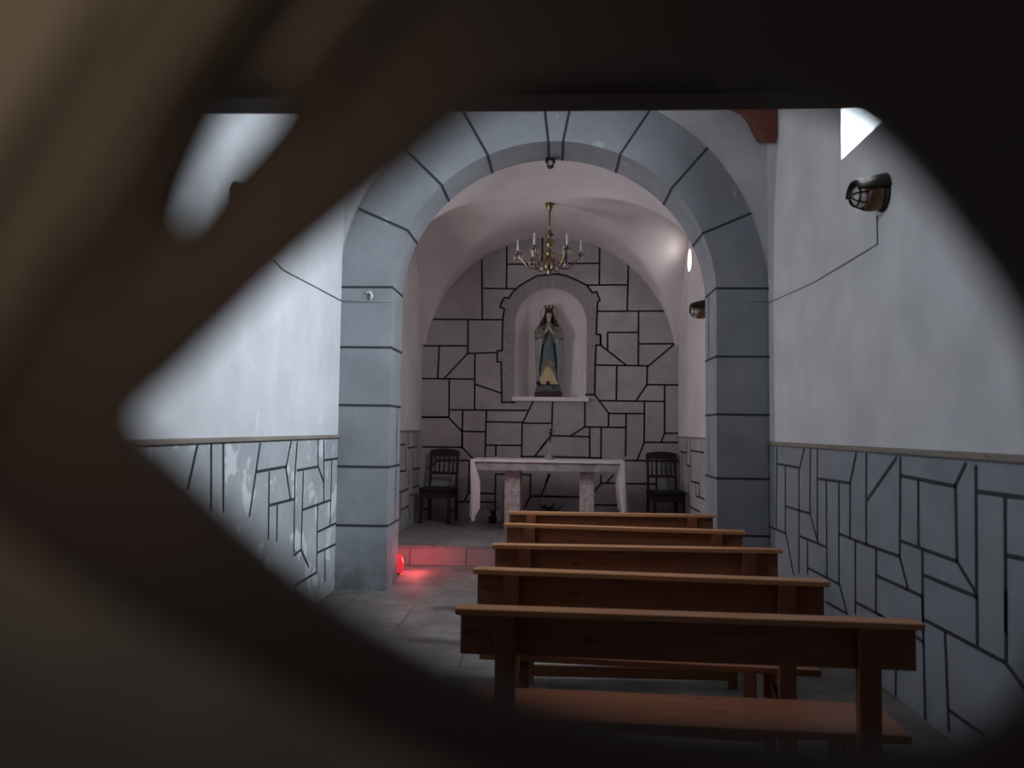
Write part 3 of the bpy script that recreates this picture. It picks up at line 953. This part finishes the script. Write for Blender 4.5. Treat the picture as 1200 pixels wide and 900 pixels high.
P = unp(644, 540, 1, AY)
cr = thing('crucifix', 'thin standing crucifix on a small base upon the altar', 'crucifix', (P.x, AY - 0.03, TOPZ + 0.0055), 0.0)
b = mb(M['frame_stone']); b.lathe([(0.055, 0), (0.055, 0.02), (0.035, 0.035), (0.03, 0.06), (0.012, 0.07)], (0, 0, 0), 16); b.build('base', cr)
b = mb(M['steel']); b.bar((0, 0, 0.06), (0.012, 0, 0.46), 0.014, 0.012, 0.002); b.build('upright', cr)
b = mb(M['steel']); b.bar((-0.06, 0, 0.355), (0.085, 0, 0.36), 0.012, 0.014, 0.002); b.build('crossbar', cr)
b = mb(M['iron'])
b.tube([(0.004, -0.014, 0.22), (0.008, -0.02, 0.28), (0.009, -0.016, 0.335), (0.010, -0.016, 0.375)], [0.006, 0.011, 0.013, 0.008], 8)
b.tube([(-0.05, -0.012, 0.365), (0.009, -0.016, 0.34), (0.07, -0.012, 0.37)], [0.004, 0.007, 0.004], 6)
b.ball((0.010, -0.018, 0.388), 0.013, 8); b.build('corpus', cr)

# ------------------------------------------------------------------ chairs
def make_chair():
    t = thing('chair', 'x', 'chair')
    w, d = 0.43, 0.40
    for s in (-1, 1):
        b = mb(M['chair']); b.bar((s * (w / 2 - 0.02), -d / 2 + 0.02, 0), (s * (w / 2 - 0.02), -d / 2 + 0.02, 0.43), 0.042, 0.042, 0.005); b.build('front_leg', t)
        b = mb(M['chair'])
        b.bar((s * (w / 2 - 0.02), d / 2 + 0.02, 0), (s * (w / 2 - 0.02), d / 2 - 0.02, 0.44), 0.038, 0.042, 0.005)
        b.bar((s * (w / 2 - 0.02), d / 2 - 0.02, 0.42), (s * (w / 2 - 0.025), d / 2 + 0.05, 0.98), 0.036, 0.038, 0.005); b.build('rear_post', t)
    b = mb(M['chair'])
    n = 12; pr = [(-w / 2 + 0.0, 0.90)] + [(-w / 2 + w * i / n, 0.975 + 0.03 * math.sin(PI * i / n) ** 0.7) for i in range(n + 1)] + [(w / 2, 0.90)]
    b.prism(pr, (d / 2 + 0.03, d / 2 + 0.058), toY); b.build('top_rail', t)
    b = mb(M['chair']); b.box((0, d / 2 + 0.012, 0.665), (w - 0.05, 0.025, 0.04), 0.004); b.build('lower_rail', t)
    for k in range(5):
        x = -0.135 + k * 0.0675
        b = mb(M['chair']); b.tube([(x, d / 2 + 0.014, 0.67), (x, d / 2 + 0.024, 0.74), (x, d / 2 + 0.032, 0.82), (x, d / 2 + 0.042, 0.91)], [0.009, 0.013, 0.009, 0.011], 8); b.build('spindle', t)
    b = mb(M['seat_black']); b.box((0, 0, 0.455), (w + 0.02, d + 0.02, 0.055), 0.02); b.build('seat', t)
    b = mb(M['chair'])
    for s in (-1, 1):
        b.box((s * (w / 2 - 0.02), 0, 0.385), (0.022, d - 0.06, 0.085), 0.003)
        b.box((0, s * (d / 2 - 0.02), 0.385), (w - 0.06, 0.022, 0.085), 0.003)
    b.build('seat_frame', t)
    for s in (-1, 1):
        b = mb(M['chair']); b.bar((s * (w / 2 - 0.02), -d / 2 + 0.03, 0.17), (s * (w / 2 - 0.02), d / 2, 0.17), 0.02, 0.025, 0.003); b.build('stretcher', t)
    return t
ch = make_chair()
P = unp(514, 600, 1, 11.02)
ch.location = (P.x, 11.02, ZC); ch.rotation_euler = (0, 0, -0.16)
tag(ch, 'dark wooden spindle-back chair with black seat left of the altar', 'chair', 'pair of dark chancel chairs')
c2 = copy_tree(ch)
P = unp(780, 600, 1, 10.98)
c2.location = (P.x, 10.98, ZC); c2.rotation_euler = (0, 0, 0.12)
tag(c2, 'dark wooden spindle-back chair with black seat right of the altar', 'chair', 'pair of dark chancel chairs')

# ------------------------------------------------------------------ plants
def leaf_blade(b, base, direc, L, w, droop):
    base = Vector(base); d = Vector(direc).normalized(); side = d.cross(Vector((0, 0, 1))).normalized()
    rows = []
    for j in range(7):
        t = j / 6; c = base + d * L * t + Vector((0, 0, -droop * t * t))
        ww = w * math.sin(PI * min(0.98, 0.08 + t * 0.92)) * 0.5
        rows.append([c - side * ww, c + Vector((0, 0, -ww * 0.3)), c + side * ww])
    b.sheet(rows)
P = unp(645, 592, 1, 10.75)
pl = thing('potted_plant', 'dark leafy potted plant on the floor under the altar', 'plant', (P.x, 10.95, ZC))
b = mb(M['pot']); b.lathe([(0.06, 0), (0.085, 0.13), (0.092, 0.13), (0.092, 0.155), (0.078, 0.155), (0.07, 0.14)], (0, 0, 0), 20); b.build('pot', pl)
b = mb(M['leaf'])
for k in range(22):
    a = k * 2.4; e = 0.35 + 0.9 * ((k * 37) % 10) / 10
    leaf_blade(b, (0.02 * math.cos(a), 0.02 * math.sin(a), 0.15), (math.cos(a), math.sin(a) * .7, e), 0.20 + 0.03 * (k % 3), 0.055, 0.05)
b.build('foliage', pl)
P = unp(577, 606, 1, 10.98)
pl2 = thing('potted_plant', 'bare dry-stemmed potted plant beside the left cloth fall of the altar', 'plant', (P.x, 11.05, ZC))
b = mb(M['twig']); b.lathe([(0.045, 0), (0.062, 0.07), (0.066, 0.085), (0.055, 0.085), (0.05, 0.07)], (0, 0, 0), 16); b.build('pot', pl2)
b = mb(M['twig'])
for k in range(11):
    a = k * 2.4; L = 0.14 + 0.02 * (k % 4)
    q = Vector((math.cos(a) * 0.09, math.sin(a) * 0.05, 0.07 + L))
    b.tube([(0, 0, 0.07), (q.x * 0.4, q.y * 0.4, 0.07 + L * 0.6), q], [0.005, 0.004, 0.002], 5)
    b.ball(q, 0.011, 6, (1, 1, 0.7))
b.build('stems', pl2)

# ------------------------------------------------------------------ votive light at the foot of the left pier
P = unp(469, 671, 1, 8.16)
vo = thing('votive_candle', 'glowing red glass votive candle at the foot of the left pier', 'candle', (P.x - 0.015, 8.16, 0.0))
b = mb(M['red_glass']); b.lathe([(0.032, 0.03), (0.046, 0.055), (0.052, 0.09), (0.046, 0.13), (0.032, 0.18), (0.024, 0.215), (0.020, 0.215), (0.028, 0.18), (0.041, 0.13), (0.047, 0.09), (0.04, 0.06), (0.025, 0.04)], (0, 0, 0), 20); b.build('glass', vo)
b = mb(M['brass']); b.lathe([(0.045, 0), (0.045, 0.008), (0.02, 0.014), (0.02, 0.026), (0.036, 0.032)], (0, 0, 0), 18); b.build('foot', vo)
b = mb(M['flame']); b.lathe([(0.004, 0.075), (0.013, 0.09), (0.011, 0.105), (0.002, 0.13)], (0, 0, 0), 10); b.build('flame', vo)

# ------------------------------------------------------------------ chandelier
CH = thing('chandelier', 'brass chandelier with candle arms and glass drops under the chancel vault', 'chandelier', (ccx, ccy, 0))
def zpx(y): return unp(645, y, 1, ccy).z
zt, zb = ZS + RISE, zpx(322)
b = mb(M['brass'])
b.lathe([(0.012, zt - 0.10), (0.03, zt - 0.085), (0.05, zt - 0.03), (0.058, zt - 0.004), (0.02, zt - 0.002)], (0, 0, 0), 20); b.build('canopy', CH)
b = mb(M['brass']); b.tube([(0, 0, zt - 0.09), (0, 0, zpx(272))], 0.011, 8); b.build('stem', CH)
b = mb(M['brass'])
z0 = zpx(300)
b.lathe([(0.005, zb), (0.03, zb + 0.012), (0.02, zb + 0.03), (0.06, zb + 0.055), (0.092, zb + 0.10), (0.098, zb + 0.14), (0.085, zb + 0.18), (0.045, zb + 0.215), (0.03, zb + 0.24),
         (0.055, zb + 0.255), (0.055, zb + 0.27), (0.028, zb + 0.285), (0.022, zb + 0.34), (0.045, zb + 0.37), (0.05, zb + 0.40), (0.024, zb + 0.435), (0.02, zb + 0.47), (0.045, zb + 0.485),
         (0.058, zb + 0.50), (0.03, zb + 0.52), (0.014, zb + 0.56)], (0, 0, 0), 24); b.build('body', CH)
b = mb(M['crystal']); b.lathe([(0.001, 0), (0.005, -0.012), (0.010, -0.037), (0.007, -0.052), (0.001, -0.058)], (0, 0, 0), 6)
drop0 = b.build('glass_drop'); drop_used = [False]
def drop(parent, x, y, z, k):
    o = drop0
    if drop_used[0]:
        o = drop0.copy(); C.objects.link(o)
    drop_used[0] = True
    o.parent = parent; o.location = (x, y, z); o.scale = (k, k, k)
for k in range(6):
    a = 2 * PI * k / 6 + 0.05
    ca_, sa_ = math.cos(a), math.sin(a)
    R_ = 0.385
    path = []
    for i in range(17):
        t = i / 16
        r = 0.05 + (R_ - 0.05) * t
        z = zb + 0.16 - 0.10 * math.sin(PI * t * 1.15) + (0.03 * t)
        path.append((r * ca_, r * sa_, z))
    zend = path[-1][2]
    b = mb(M['brass']); b.tube(path, 0.0095, 8)
    sc_ = [(ca_ * (0.14 + 0.045 * math.cos(q * 0.5)), sa_ * (0.14 + 0.045 * math.cos(q * 0.5)), zb + 0.20 + 0.045 * math.sin(q * 0.5)) for q in range(10)]
    b.tube(sc_, 0.006, 6)
    arm = b.build('arm', CH)
    cx_, cy_ = R_ * ca_, R_ * sa_
    b = mb(M['brass']); b.lathe([(0.008, zend - 0.015), (0.02, zend), (0.048, zend + 0.012), (0.052, zend + 0.018), (0.02, zend + 0.02), (0.018, zend + 0.045), (0.022, zend + 0.05)], (cx_, cy_, 0), 16); b.build('drip_pan', arm)
    b = mb(M['candle']); b.lathe([(0.0135, zend + 0.045), (0.0135, zend + 0.145), (0.010, zend + 0.15)], (cx_, cy_, 0), 12)
    b.lathe([(0.005, zend + 0.148), (0.013, zend + 0.165), (0.010, zend + 0.185), (0.002, zend + 0.205)], (cx_, cy_, 0), 10); b.build('candle', arm)
    for q in range(5):
        qa = 2 * PI * q / 5
        drop(arm, cx_ + 0.05 * math.cos(qa), cy_ + 0.05 * math.sin(qa), zend + 0.012, 1.0)
for q in range(10):
    qa = 2 * PI * q / 10
    drop(CH, 0.10 * math.cos(qa), 0.10 * math.sin(qa), zb + 0.14, 1.5)

# small spotlight under the keystone
P = unp(645, 189, 1, YB - 0.05)
sp = thing('spotlight', 'small black spotlight with bright lens under the arch keystone', 'spotlight', (P.x, YB - 0.06, AZ + AIB - 0.004))
b = mb(M['black']); b.box((0, 0, -0.022), (0.10, 0.07, 0.035), 0.005); b.build('bracket', sp)
b = mb(M['black']); b.lathe([(0.022, -0.05), (0.034, 0.0), (0.038, 0.035)], (0, 0, -0.058), 16, axis='Y'); b.build('lamp_body', sp)
b = mb(M['steel']); b.lathe([(0.024, -0.056), (0.024, -0.05)], (0.0, 0, -0.058), 14, axis='Y'); b.build('lens', sp)

# ------------------------------------------------------------------ bulkhead lanterns
def make_lantern():
    """axis +X points out of the wall"""
    t = thing('lantern', 'x', 'lantern')
    b = mb(M['iron']); b.lathe([(0.10, 0.0), (0.10, 0.012), (0.085, 0.022)], (0, 0, 0), 24, axis='X'); b.build('back_plate', t)
    b = mb(M['copper']); b.lathe([(0.082, 0.018), (0.09, 0.03), (0.095, 0.07), (0.092, 0.115), (0.075, 0.12)], (0, 0, 0), 24, axis='X'); b.build('body', t)
    b = mb(M['milk']); b.lathe([(0.07, 0.115), (0.07, 0.14), (0.06, 0.165), (0.035, 0.182), (0.003, 0.188)], (0, 0, 0), 20, axis='X'); b.build('glass', t)
    b = mb(M['iron'])
    for k in range(4):
        a = PI * k / 4
        path = []
        for i in range(13):
            q = -PI / 2 + PI * i / 12
            rr = 0.083 * math.sin(q); xx = 0.115 + 0.088 * math.cos(q) ** 0.8
            path.append((xx, rr * math.cos(a), rr * math.sin(a)))
        b.tube(path, 0.0045, 6)
    b.tube([(0.165, 0.066 * math.cos(2 * PI * k / 20), 0.066 * math.sin(2 * PI * k / 20)) for k in range(20)], 0.0045, 6, True)
    b.build('wire_cage', t)
    # hood: a sloping half-round visor over the top
    rows = []
    for j in range(9):
        v = j / 8; x = 0.0 + 0.19 * v
        R_ = 0.115 - 0.012 * v; drop = 0.006 * v * v
        rows.append([Vector((x, R_ * math.cos(PI * (0.06 + 0.88 * i / 16)), R_ * (math.sin(PI * (0.06 + 0.88 * i / 16)) * (1 - 0.18 * v)) + 0.018 - drop * 3)) for i in range(17)])
    b = mb(M['iron']); b.sheet(rows)
    rows2 = [[p * 1.0 + Vector((0, 0, -0.012)) for p in r] for r in rows]
    b.sheet(rows2)
    for A_, B_ in ((rows[-1], rows2[-1]), (rows[0], rows2[0])):
        b.sheet([A_, B_])
    b.build('hood', t)
    return t
ln = make_lantern()
P = unp(1036, 229, 0, XR)
ln.location = (XR, P.y, P.z); ln.rotation_euler = (0, 0, PI)
tag(ln, 'dark hooded lantern with brown body and wire cage, high on right nave wall', 'lantern', 'hooded wall lanterns')
LANT = Vector(ln.location)
l2 = copy_tree(ln); l2.location = (XL, 4.86, LANT.z - 0.02); l2.rotation_euler = (0, 0, 0)
tag(l2, 'dark hooded lantern high on the left nave wall, mostly behind the pierced door', 'lantern', 'hooded wall lanterns')
P = unp(829, 364, 0, CXR)
l3 = copy_tree(ln); l3.location = (CXR, P.y, P.z); l3.rotation_euler = (0, 0, PI)
tag(l3, 'small-looking hooded lantern on the right chancel wall, half behind the arch pier', 'lantern', 'hooded wall lanterns')

# cables pinned to the walls
def cable(pts, label, mat, r=0.005):
    b = mb(mat); b.tube(pts, r, 6)
    tag(b.build('cable'), label, 'cable')
xw = XR - 0.006
P1, P2 = unp(1028, 286, 0, xw), unp(902, 354, 0, xw)
cable([(xw, P1.y, LANT.z - 0.10), (xw, P1.y, P1.z), (xw, (P1.y + P2.y) / 2, (P1.z + P2.z) / 2 - 0.03), (xw, YF - 0.01, P2.z)],
      'thin grey cable slanting down the right nave wall from the lantern', M['cable'], 0.0055)
z = unp(870, 353, 1, YF).z
cable([(XR - 0.02, YF - 0.006, z), (1.75, YF - 0.006, z - 0.006), (AIX + AIA + 0.02, YF - 0.006, z)], 'thin pale cable across the top of the right arch pier', M['cable_w'], 0.006)
xw = XL + 0.006
P1, P2 = unp(332, 316, 0, xw), unp(398, 351, 0, xw)
cable([(xw, 4.86, LANT.z - 0.12), (xw, 4.9, P1.z + 0.12), (xw, P1.y, P1.z), (xw, YF - 0.01, P2.z)], 'thin grey cable slanting down the left nave wall', M['cable'], 0.0055)
z = unp(430, 353, 1, YF).z
cable([(XL + 0.02, YF - 0.006, z), (-1.75, YF - 0.006, z - 0.004), (AIX - AIA - 0.02, YF - 0.006, z + 0.004)], 'thin grey cable across the top of the left arch pier', M['cable'], 0.006)
P = unp(432, 347, 1, YF)
b = mb(M['candle']); b.tube([(P.x - 0.025, YF - 0.008, P.z + 0.03), (P.x + 0.02, YF - 0.012, P.z + 0.035), (P.x + 0.035, YF - 0.016, P.z + 0.0), (P.x + 0.02, YF - 0.012, P.z - 0.045)], [0.010, 0.013, 0.014, 0.008], 8)
tag(b.build('hook'), 'small white curved hook on the left arch pier above the cable', 'hook')

# ------------------------------------------------------------------ statue in the niche
SX = unp(642.5, 462, 1, YC + 0.14).x
st = thing('statue', 'painted crowned statue of a praying woman in blue-green robes in the white niche', 'statue', (SX, YC + 0.17, NZ0))
b = mb(M['plinth']); b.box((0, 0, 0.04), (0.40, 0.30, 0.08), 0.008); b.build('plinth', st)
b = mb(M['rock'])
b.lathe([(0.185, 0.08), (0.185, 0.11), (0.17, 0.15), (0.172, 0.178), (0.12, 0.19)], (0, 0, 0), 22, 1.0, 0.78, fold=lambda a, h: 0.03 * math.sin(5 * a + h * 40)); b.build('rock_base', st)

# one continuous body, grown from a skeleton
def skinned(name, verts, edges, radii, root, mat, parent, sub=2):
    me = bpy.data.meshes.new(name); me.from_pydata(verts, edges, []); me.update()
    o = bpy.data.objects.new(name, me); C.objects.link(o)
    md = o.modifiers.new('s', 'SKIN'); md.use_smooth_shade = True
    sv = me.skin_vertices[0].data
    for i, r in enumerate(radii):
        sv[i].radius = (r, r) if not isinstance(r, tuple) else r
        sv[i].use_root = (i == root)
    ms = o.modifiers.new('d', 'SUBSURF'); ms.levels = sub; ms.render_levels = sub
    dg = bpy.context.evaluated_depsgraph_get(); dg.update()
    m2 = bpy.data.meshes.new_from_object(o.evaluated_get(dg)); m2.name = name
    o.modifiers.clear(); o.data = m2; bpy.data.meshes.remove(me)
    m2.materials.clear(); m2.materials.append(mat)
    o.parent = parent
    return o
V, E_, R_ = [], [], []
def sv_(p, r, link=None):
    V.append(p); R_.append(r)
    if link is not None: E_.append((link, len(V) - 1))
    return len(V) - 1
pel = sv_((0, 0, 0.68), 0.10)
for s in (-1, 1):
    hp = sv_((s * 0.055, 0, 0.62), 0.07, pel); kn = sv_((s * 0.055, -0.02, 0.42), 0.052, hp); an = sv_((s * 0.05, 0.0, 0.22), 0.034, kn); sv_((s * 0.055, -0.07, 0.195), 0.022, an)
wai = sv_((0, 0, 0.80), 0.085, pel); che = sv_((0, 0, 0.97), 0.095, wai); nb = sv_((0, 0.005, 1.07), 0.045, che)
ne = sv_((0, 0.0, 1.11), 0.033, nb); jaw = sv_((0, -0.016, 1.155), 0.045, ne); hd = sv_((0, -0.004, 1.215), 0.061, jaw); sv_((0, 0.0, 1.262), 0.042, hd)
for s in (-1, 1):
    sh = sv_((s * 0.115, 0.0, 1.035), 0.045, che)
    el = sv_((s * 0.155, -0.025, 0.87), 0.034, sh); wr = sv_((s * 0.035, -0.150, 0.945), 0.020, el)
    pa = sv_((s * 0.013, -0.165, 0.985), 0.017, wr)
    for q in range(4):
        L = (0.050, 0.058, 0.054, 0.043)[q]
        f1 = sv_((s * 0.010, -0.185 + q * 0.011, 1.008), 0.0062, pa)
        sv_((s * 0.005, -0.186 + q * 0.010, 1.008 + L), 0.0048, f1)
    th = sv_((s * 0.010, -0.148, 1.000), 0.0065, pa); sv_((s * 0.006, -0.142, 1.03), 0.005, th)
skinned('body', V, E_, R_, pel, M['skin'], st)
b = mb(M['skin']); b.lathe([(0.006, -0.004), (0.009, 0.0), (0.004, 0.026)], (0, -0.066, 1.183), 8); b.build('nose', st)
for s in (-1, 1):
    b = mb(M['hair']); b.ball((s * 0.022, -0.057, 1.207), 0.007, 6, (1.3, 0.6, 0.6)); b.build('eye', st)
b = mb(M['plinth']); b.ball((0, -0.061, 1.163), 0.011, 6, (1.2, 0.5, 0.35)); b.build('mouth', st)
# robe
fold = lambda a, h: (0.05 * math.sin(11 * a) + 0.03 * math.sin(17 * a + 1)) * max(0.0, 1 - (h - 0.18) / 0.9)
b = mb(M['robe'])
b.lathe([(0.16, 0.185), (0.155, 0.30), (0.145, 0.45), (0.135, 0.60), (0.125, 0.72), (0.113, 0.82), (0.118, 0.92), (0.125, 1.0), (0.105, 1.06), (0.06, 1.09), (0.04, 1.10)], (0, 0, 0), 64, 1.0, 0.82, fold=fold); b.build('robe', st)
# mantle: open at the front, over shoulders and arms
rows = []
for j in range(22):
    v = j / 21; z = 0.19 + (1.085 - 0.19) * v
    if v < 0.72: rx = 0.168 + 0.030 * math.sin(v / 0.72 * PI / 2)
    else: rx = 0.20 - 0.115 * ((v - 0.72) / 0.28) ** 1.7
    op = math.radians(58 - 30 * min(1, v / 0.7)) if v < 0.75 else math.radians(28 + 16 * (v - 0.75) / 0.25)
    row = []
    for i in range(61):
        a = -PI / 2 + op + (2 * PI - 2 * op) * i / 60
        rr = rx * (1 + (0.04 * math.sin(13 * a + 0.6) + 0.02 * math.sin(23 * a)) * (1 - 0.8 * v))
        row.append(Vector((rr * math.cos(a), rr * 0.80 * math.sin(a), z)))
    rows.append(row)
b = mb(M['mantle']); b.sheet(rows); mo = b.build('mantle', st, weld=False)
sd = mo.modifiers.new('t', 'SOLIDIFY'); sd.thickness = 0.008
# sleeves
for s in (-1, 1):
    b = mb(M['olive']); b.tube([(s * 0.12, -0.02, 1.03), (s * 0.158, -0.045, 0.95), (s * 0.158, -0.06, 0.87), (s * 0.11, -0.105, 0.895), (s * 0.055, -0.138, 0.93)], [0.045, 0.055, 0.060, 0.055, 0.040], 14); b.build('sleeve', st)
    b = mb(M['olive']); rows = []
    for j in range(6):
        v = j / 5
        rows.append([Vector((s * (0.06 + 0.10 * i / 8), -0.13 + 0.05 * i / 8 + 0.01 * math.sin(i * 2.0), 0.90 - 0.03 * (i / 8) - v * (0.10 + 0.02 * math.sin(i * 1.3)))) for i in range(9)])
    b.sheet(rows); o_ = b.build('sleeve_fall', st, weld=False)
# gathered olive overskirt with the cream underskirt showing as a triangle in front
rows = []
for j in range(12):
    v = j / 11; z = 0.19 + 0.33 * v; hw = math.radians(66) * (1 - 0.55 * v)
    row = []
    for i in range(31):
        a = -PI / 2 - hw + 2 * hw * i / 30
        rr = 0.168 - 0.012 * v + 0.005 * math.sin(i * 1.4)
        row.append(Vector((rr * math.cos(a), rr * 0.84 * math.sin(a), z)))
    rows.append(row)
b = mb(M['olive']); b.sheet(rows); b.build('overskirt', st, weld=False)
rows = []
for j in range(12):
    v = j / 11; z = 0.19 + 0.27 * v; hw = math.radians(52) * (1 - v) ** 0.8 + 0.02
    row = []
    for i in range(31):
        a = -PI / 2 - hw + 2 * hw * i / 30 - 0.05
        rr = 0.178 - 0.014 * v + 0.005 * math.sin(i * 1.1)
        row.append(Vector((rr * math.cos(a), rr * 0.86 * math.sin(a), z)))
    rows.append(row)
b = mb(M['cream']); b.sheet(rows); b.build('underskirt', st, weld=False)
# hair falling on both shoulders
b = mb(M['hair'])
rows = []
for j in range(16):
    v = j / 15; z = 1.275 - 0.27 * v
    rx = 0.052 + 0.022 * min(1, v * 3) + 0.055 * max(0, v - 0.40)
    op = math.radians(38 if v > 0.14 else 10 + 200 * v)
    row = []
    for i in range(41):
        a = -PI / 2 + op + (2 * PI - 2 * op) * i / 40
        rr = rx * (1 + 0.05 * math.sin(15 * a + v * 6)) * (1 if v > 0.05 else 0.55 + v * 9)
        row.append(Vector((rr * math.cos(a), 0.006 + rr * 0.98 * math.sin(a) - 0.01 * v, z)))
    rows.append(row)
b.sheet(rows)
b.ball((0, 0.010, 1.232), 0.065, 10, (1, 1, 0.85))
for s in (-1, 1):
    b.tube([(s * 0.060, -0.03, 1.18), (s * 0.078, -0.045, 1.12), (s * 0.102, -0.07, 1.075), (s * 0.125, -0.085, 1.04)], [0.016, 0.026, 0.032, 0.016], 10)
b.build('hair', st, weld=False)
# crown with points
b = mb(M['gold']); n = 48; rows = [[], [], []]
for i in range(n + 1):
    a = 2 * PI * i / n; tip = 0.045 * abs(math.cos(a * 4)) ** 1.5
    for q, (r, z) in enumerate(((0.057, 1.262), (0.060, 1.285), (0.068, 1.292 + tip))):
        rows[q].append(Vector((r * math.cos(a), r * math.sin(a), z)))
b.sheet(rows)
for k in range(8):
    a = PI * k / 4; b.ball((0.069 * math.cos(a), 0.069 * math.sin(a), 1.340), 0.008, 6)
b.build('crown', st, weld=False)
b = mb(M['halo']); b.tube([(0.125 * math.cos(2 * PI * k / 40), 0.05, 1.225 + 0.125 * math.sin(2 * PI * k / 40)) for k in range(40)], 0.0045, 6, True)
b.tube([(0, 0.05, 1.10), (0, 0.05, 1.2)], 0.004, 6); b.build('halo', st)
for x, y, r in ((-0.135, -0.09, 0.042), (-0.005, -0.135, 0.036)):
    b = mb(M['rose']); b.ball((x, y, 0.205), r, 8, (1, 0.9, 0.85))
    for k in range(5):
        a = k * 1.257; b.ball((x + r * 0.55 * math.cos(a), y + r * 0.45 * math.sin(a), 0.215), r * 0.5, 6)
    b.build('rose', st, weld=False)

# ------------------------------------------------------------------ light
def area(name, loc, target, size, sy, power, col, spread=180):
    l = bpy.data.lights.new(name, 'AREA'); l.shape = 'RECTANGLE'; l.size = size; l.size_y = sy; l.energy = power; l.color = col
    o = bpy.data.objects.new(name, l); C.objects.link(o); o.location = loc
    o.rotation_euler = (Vector(target) - Vector(loc)).to_track_quat('-Z', 'Y').to_euler()
    l.spread = math.radians(spread)
    return o
area('window_light_right', (XRO + 0.12, 5.03, 4.12), (-2.0, 7.0, 0.8), 0.75, 0.9, 205, (0.90, 0.95, 1.0), 118)
area('fill_light_left', (XLO - 0.12, 2.95, 4.1), (2.0, 5.2, 2.2), 0.75, 0.9, 75, (0.93, 0.95, 1.0))  # added lamp behind the unseen left window, lifting the right wall
area('window_light_chancel', (CXR + 0.12, OY, OZ + 0.03), (CXL, 9.6, 1.5), 0.15, 0.15, 2.0, (1.0, 0.96, 0.96))
area('fill_light_chancel_left', (CXL - 0.34, 8.72, 2.42), (1.4, 11.0, 2.3), 0.5, 0.8, 52, (1.0, 0.94, 0.93))  # added lamp behind the chancel's unseen side window
l = bpy.data.lights.new('votive_glow', 'POINT'); l.energy = 6.5; l.color = (1.0, 0.10, 0.13); l.shadow_soft_size = 0.05
o = bpy.data.objects.new('votive_glow', l); C.objects.link(o); o.location = (vo.location.x + 0.13, vo.location.y + 0.20, 0.16)
l = bpy.data.lights.new('door_fill_spot', 'SPOT'); l.energy = 22; l.color = (1.0, 0.84, 0.55); l.spot_size = math.radians(7.2); l.spot_blend = 1.0; l.shadow_soft_size = 0.06  # added unseen spot, brightening one corner of the door's outer face
o = bpy.data.objects.new('door_fill_spot', l); C.objects.link(o); o.location = (-0.30, -0.55, 1.78)
tg = unp(-20, 10, 1, 0.10)
o.rotation_euler = (tg - Vector(o.location)).to_track_quat('-Z', 'Y').to_euler()

w = bpy.data.worlds.new('world'); bpy.context.scene.world = w; w.use_nodes = True
bg = w.node_tree.nodes['Background']; bg.inputs['Color'].default_value = (0.95, 0.97, 1.0, 1); bg.inputs['Strength'].default_value = 0.12

sc = bpy.context.scene
sc.view_settings.view_transform = 'Standard'
sc.view_settings.look = 'None'
sc.view_settings.exposure = 0.0
sc.cycles.max_bounces = 10
sc.cycles.diffuse_bounces = 6
sc.cycles.use_denoising = True
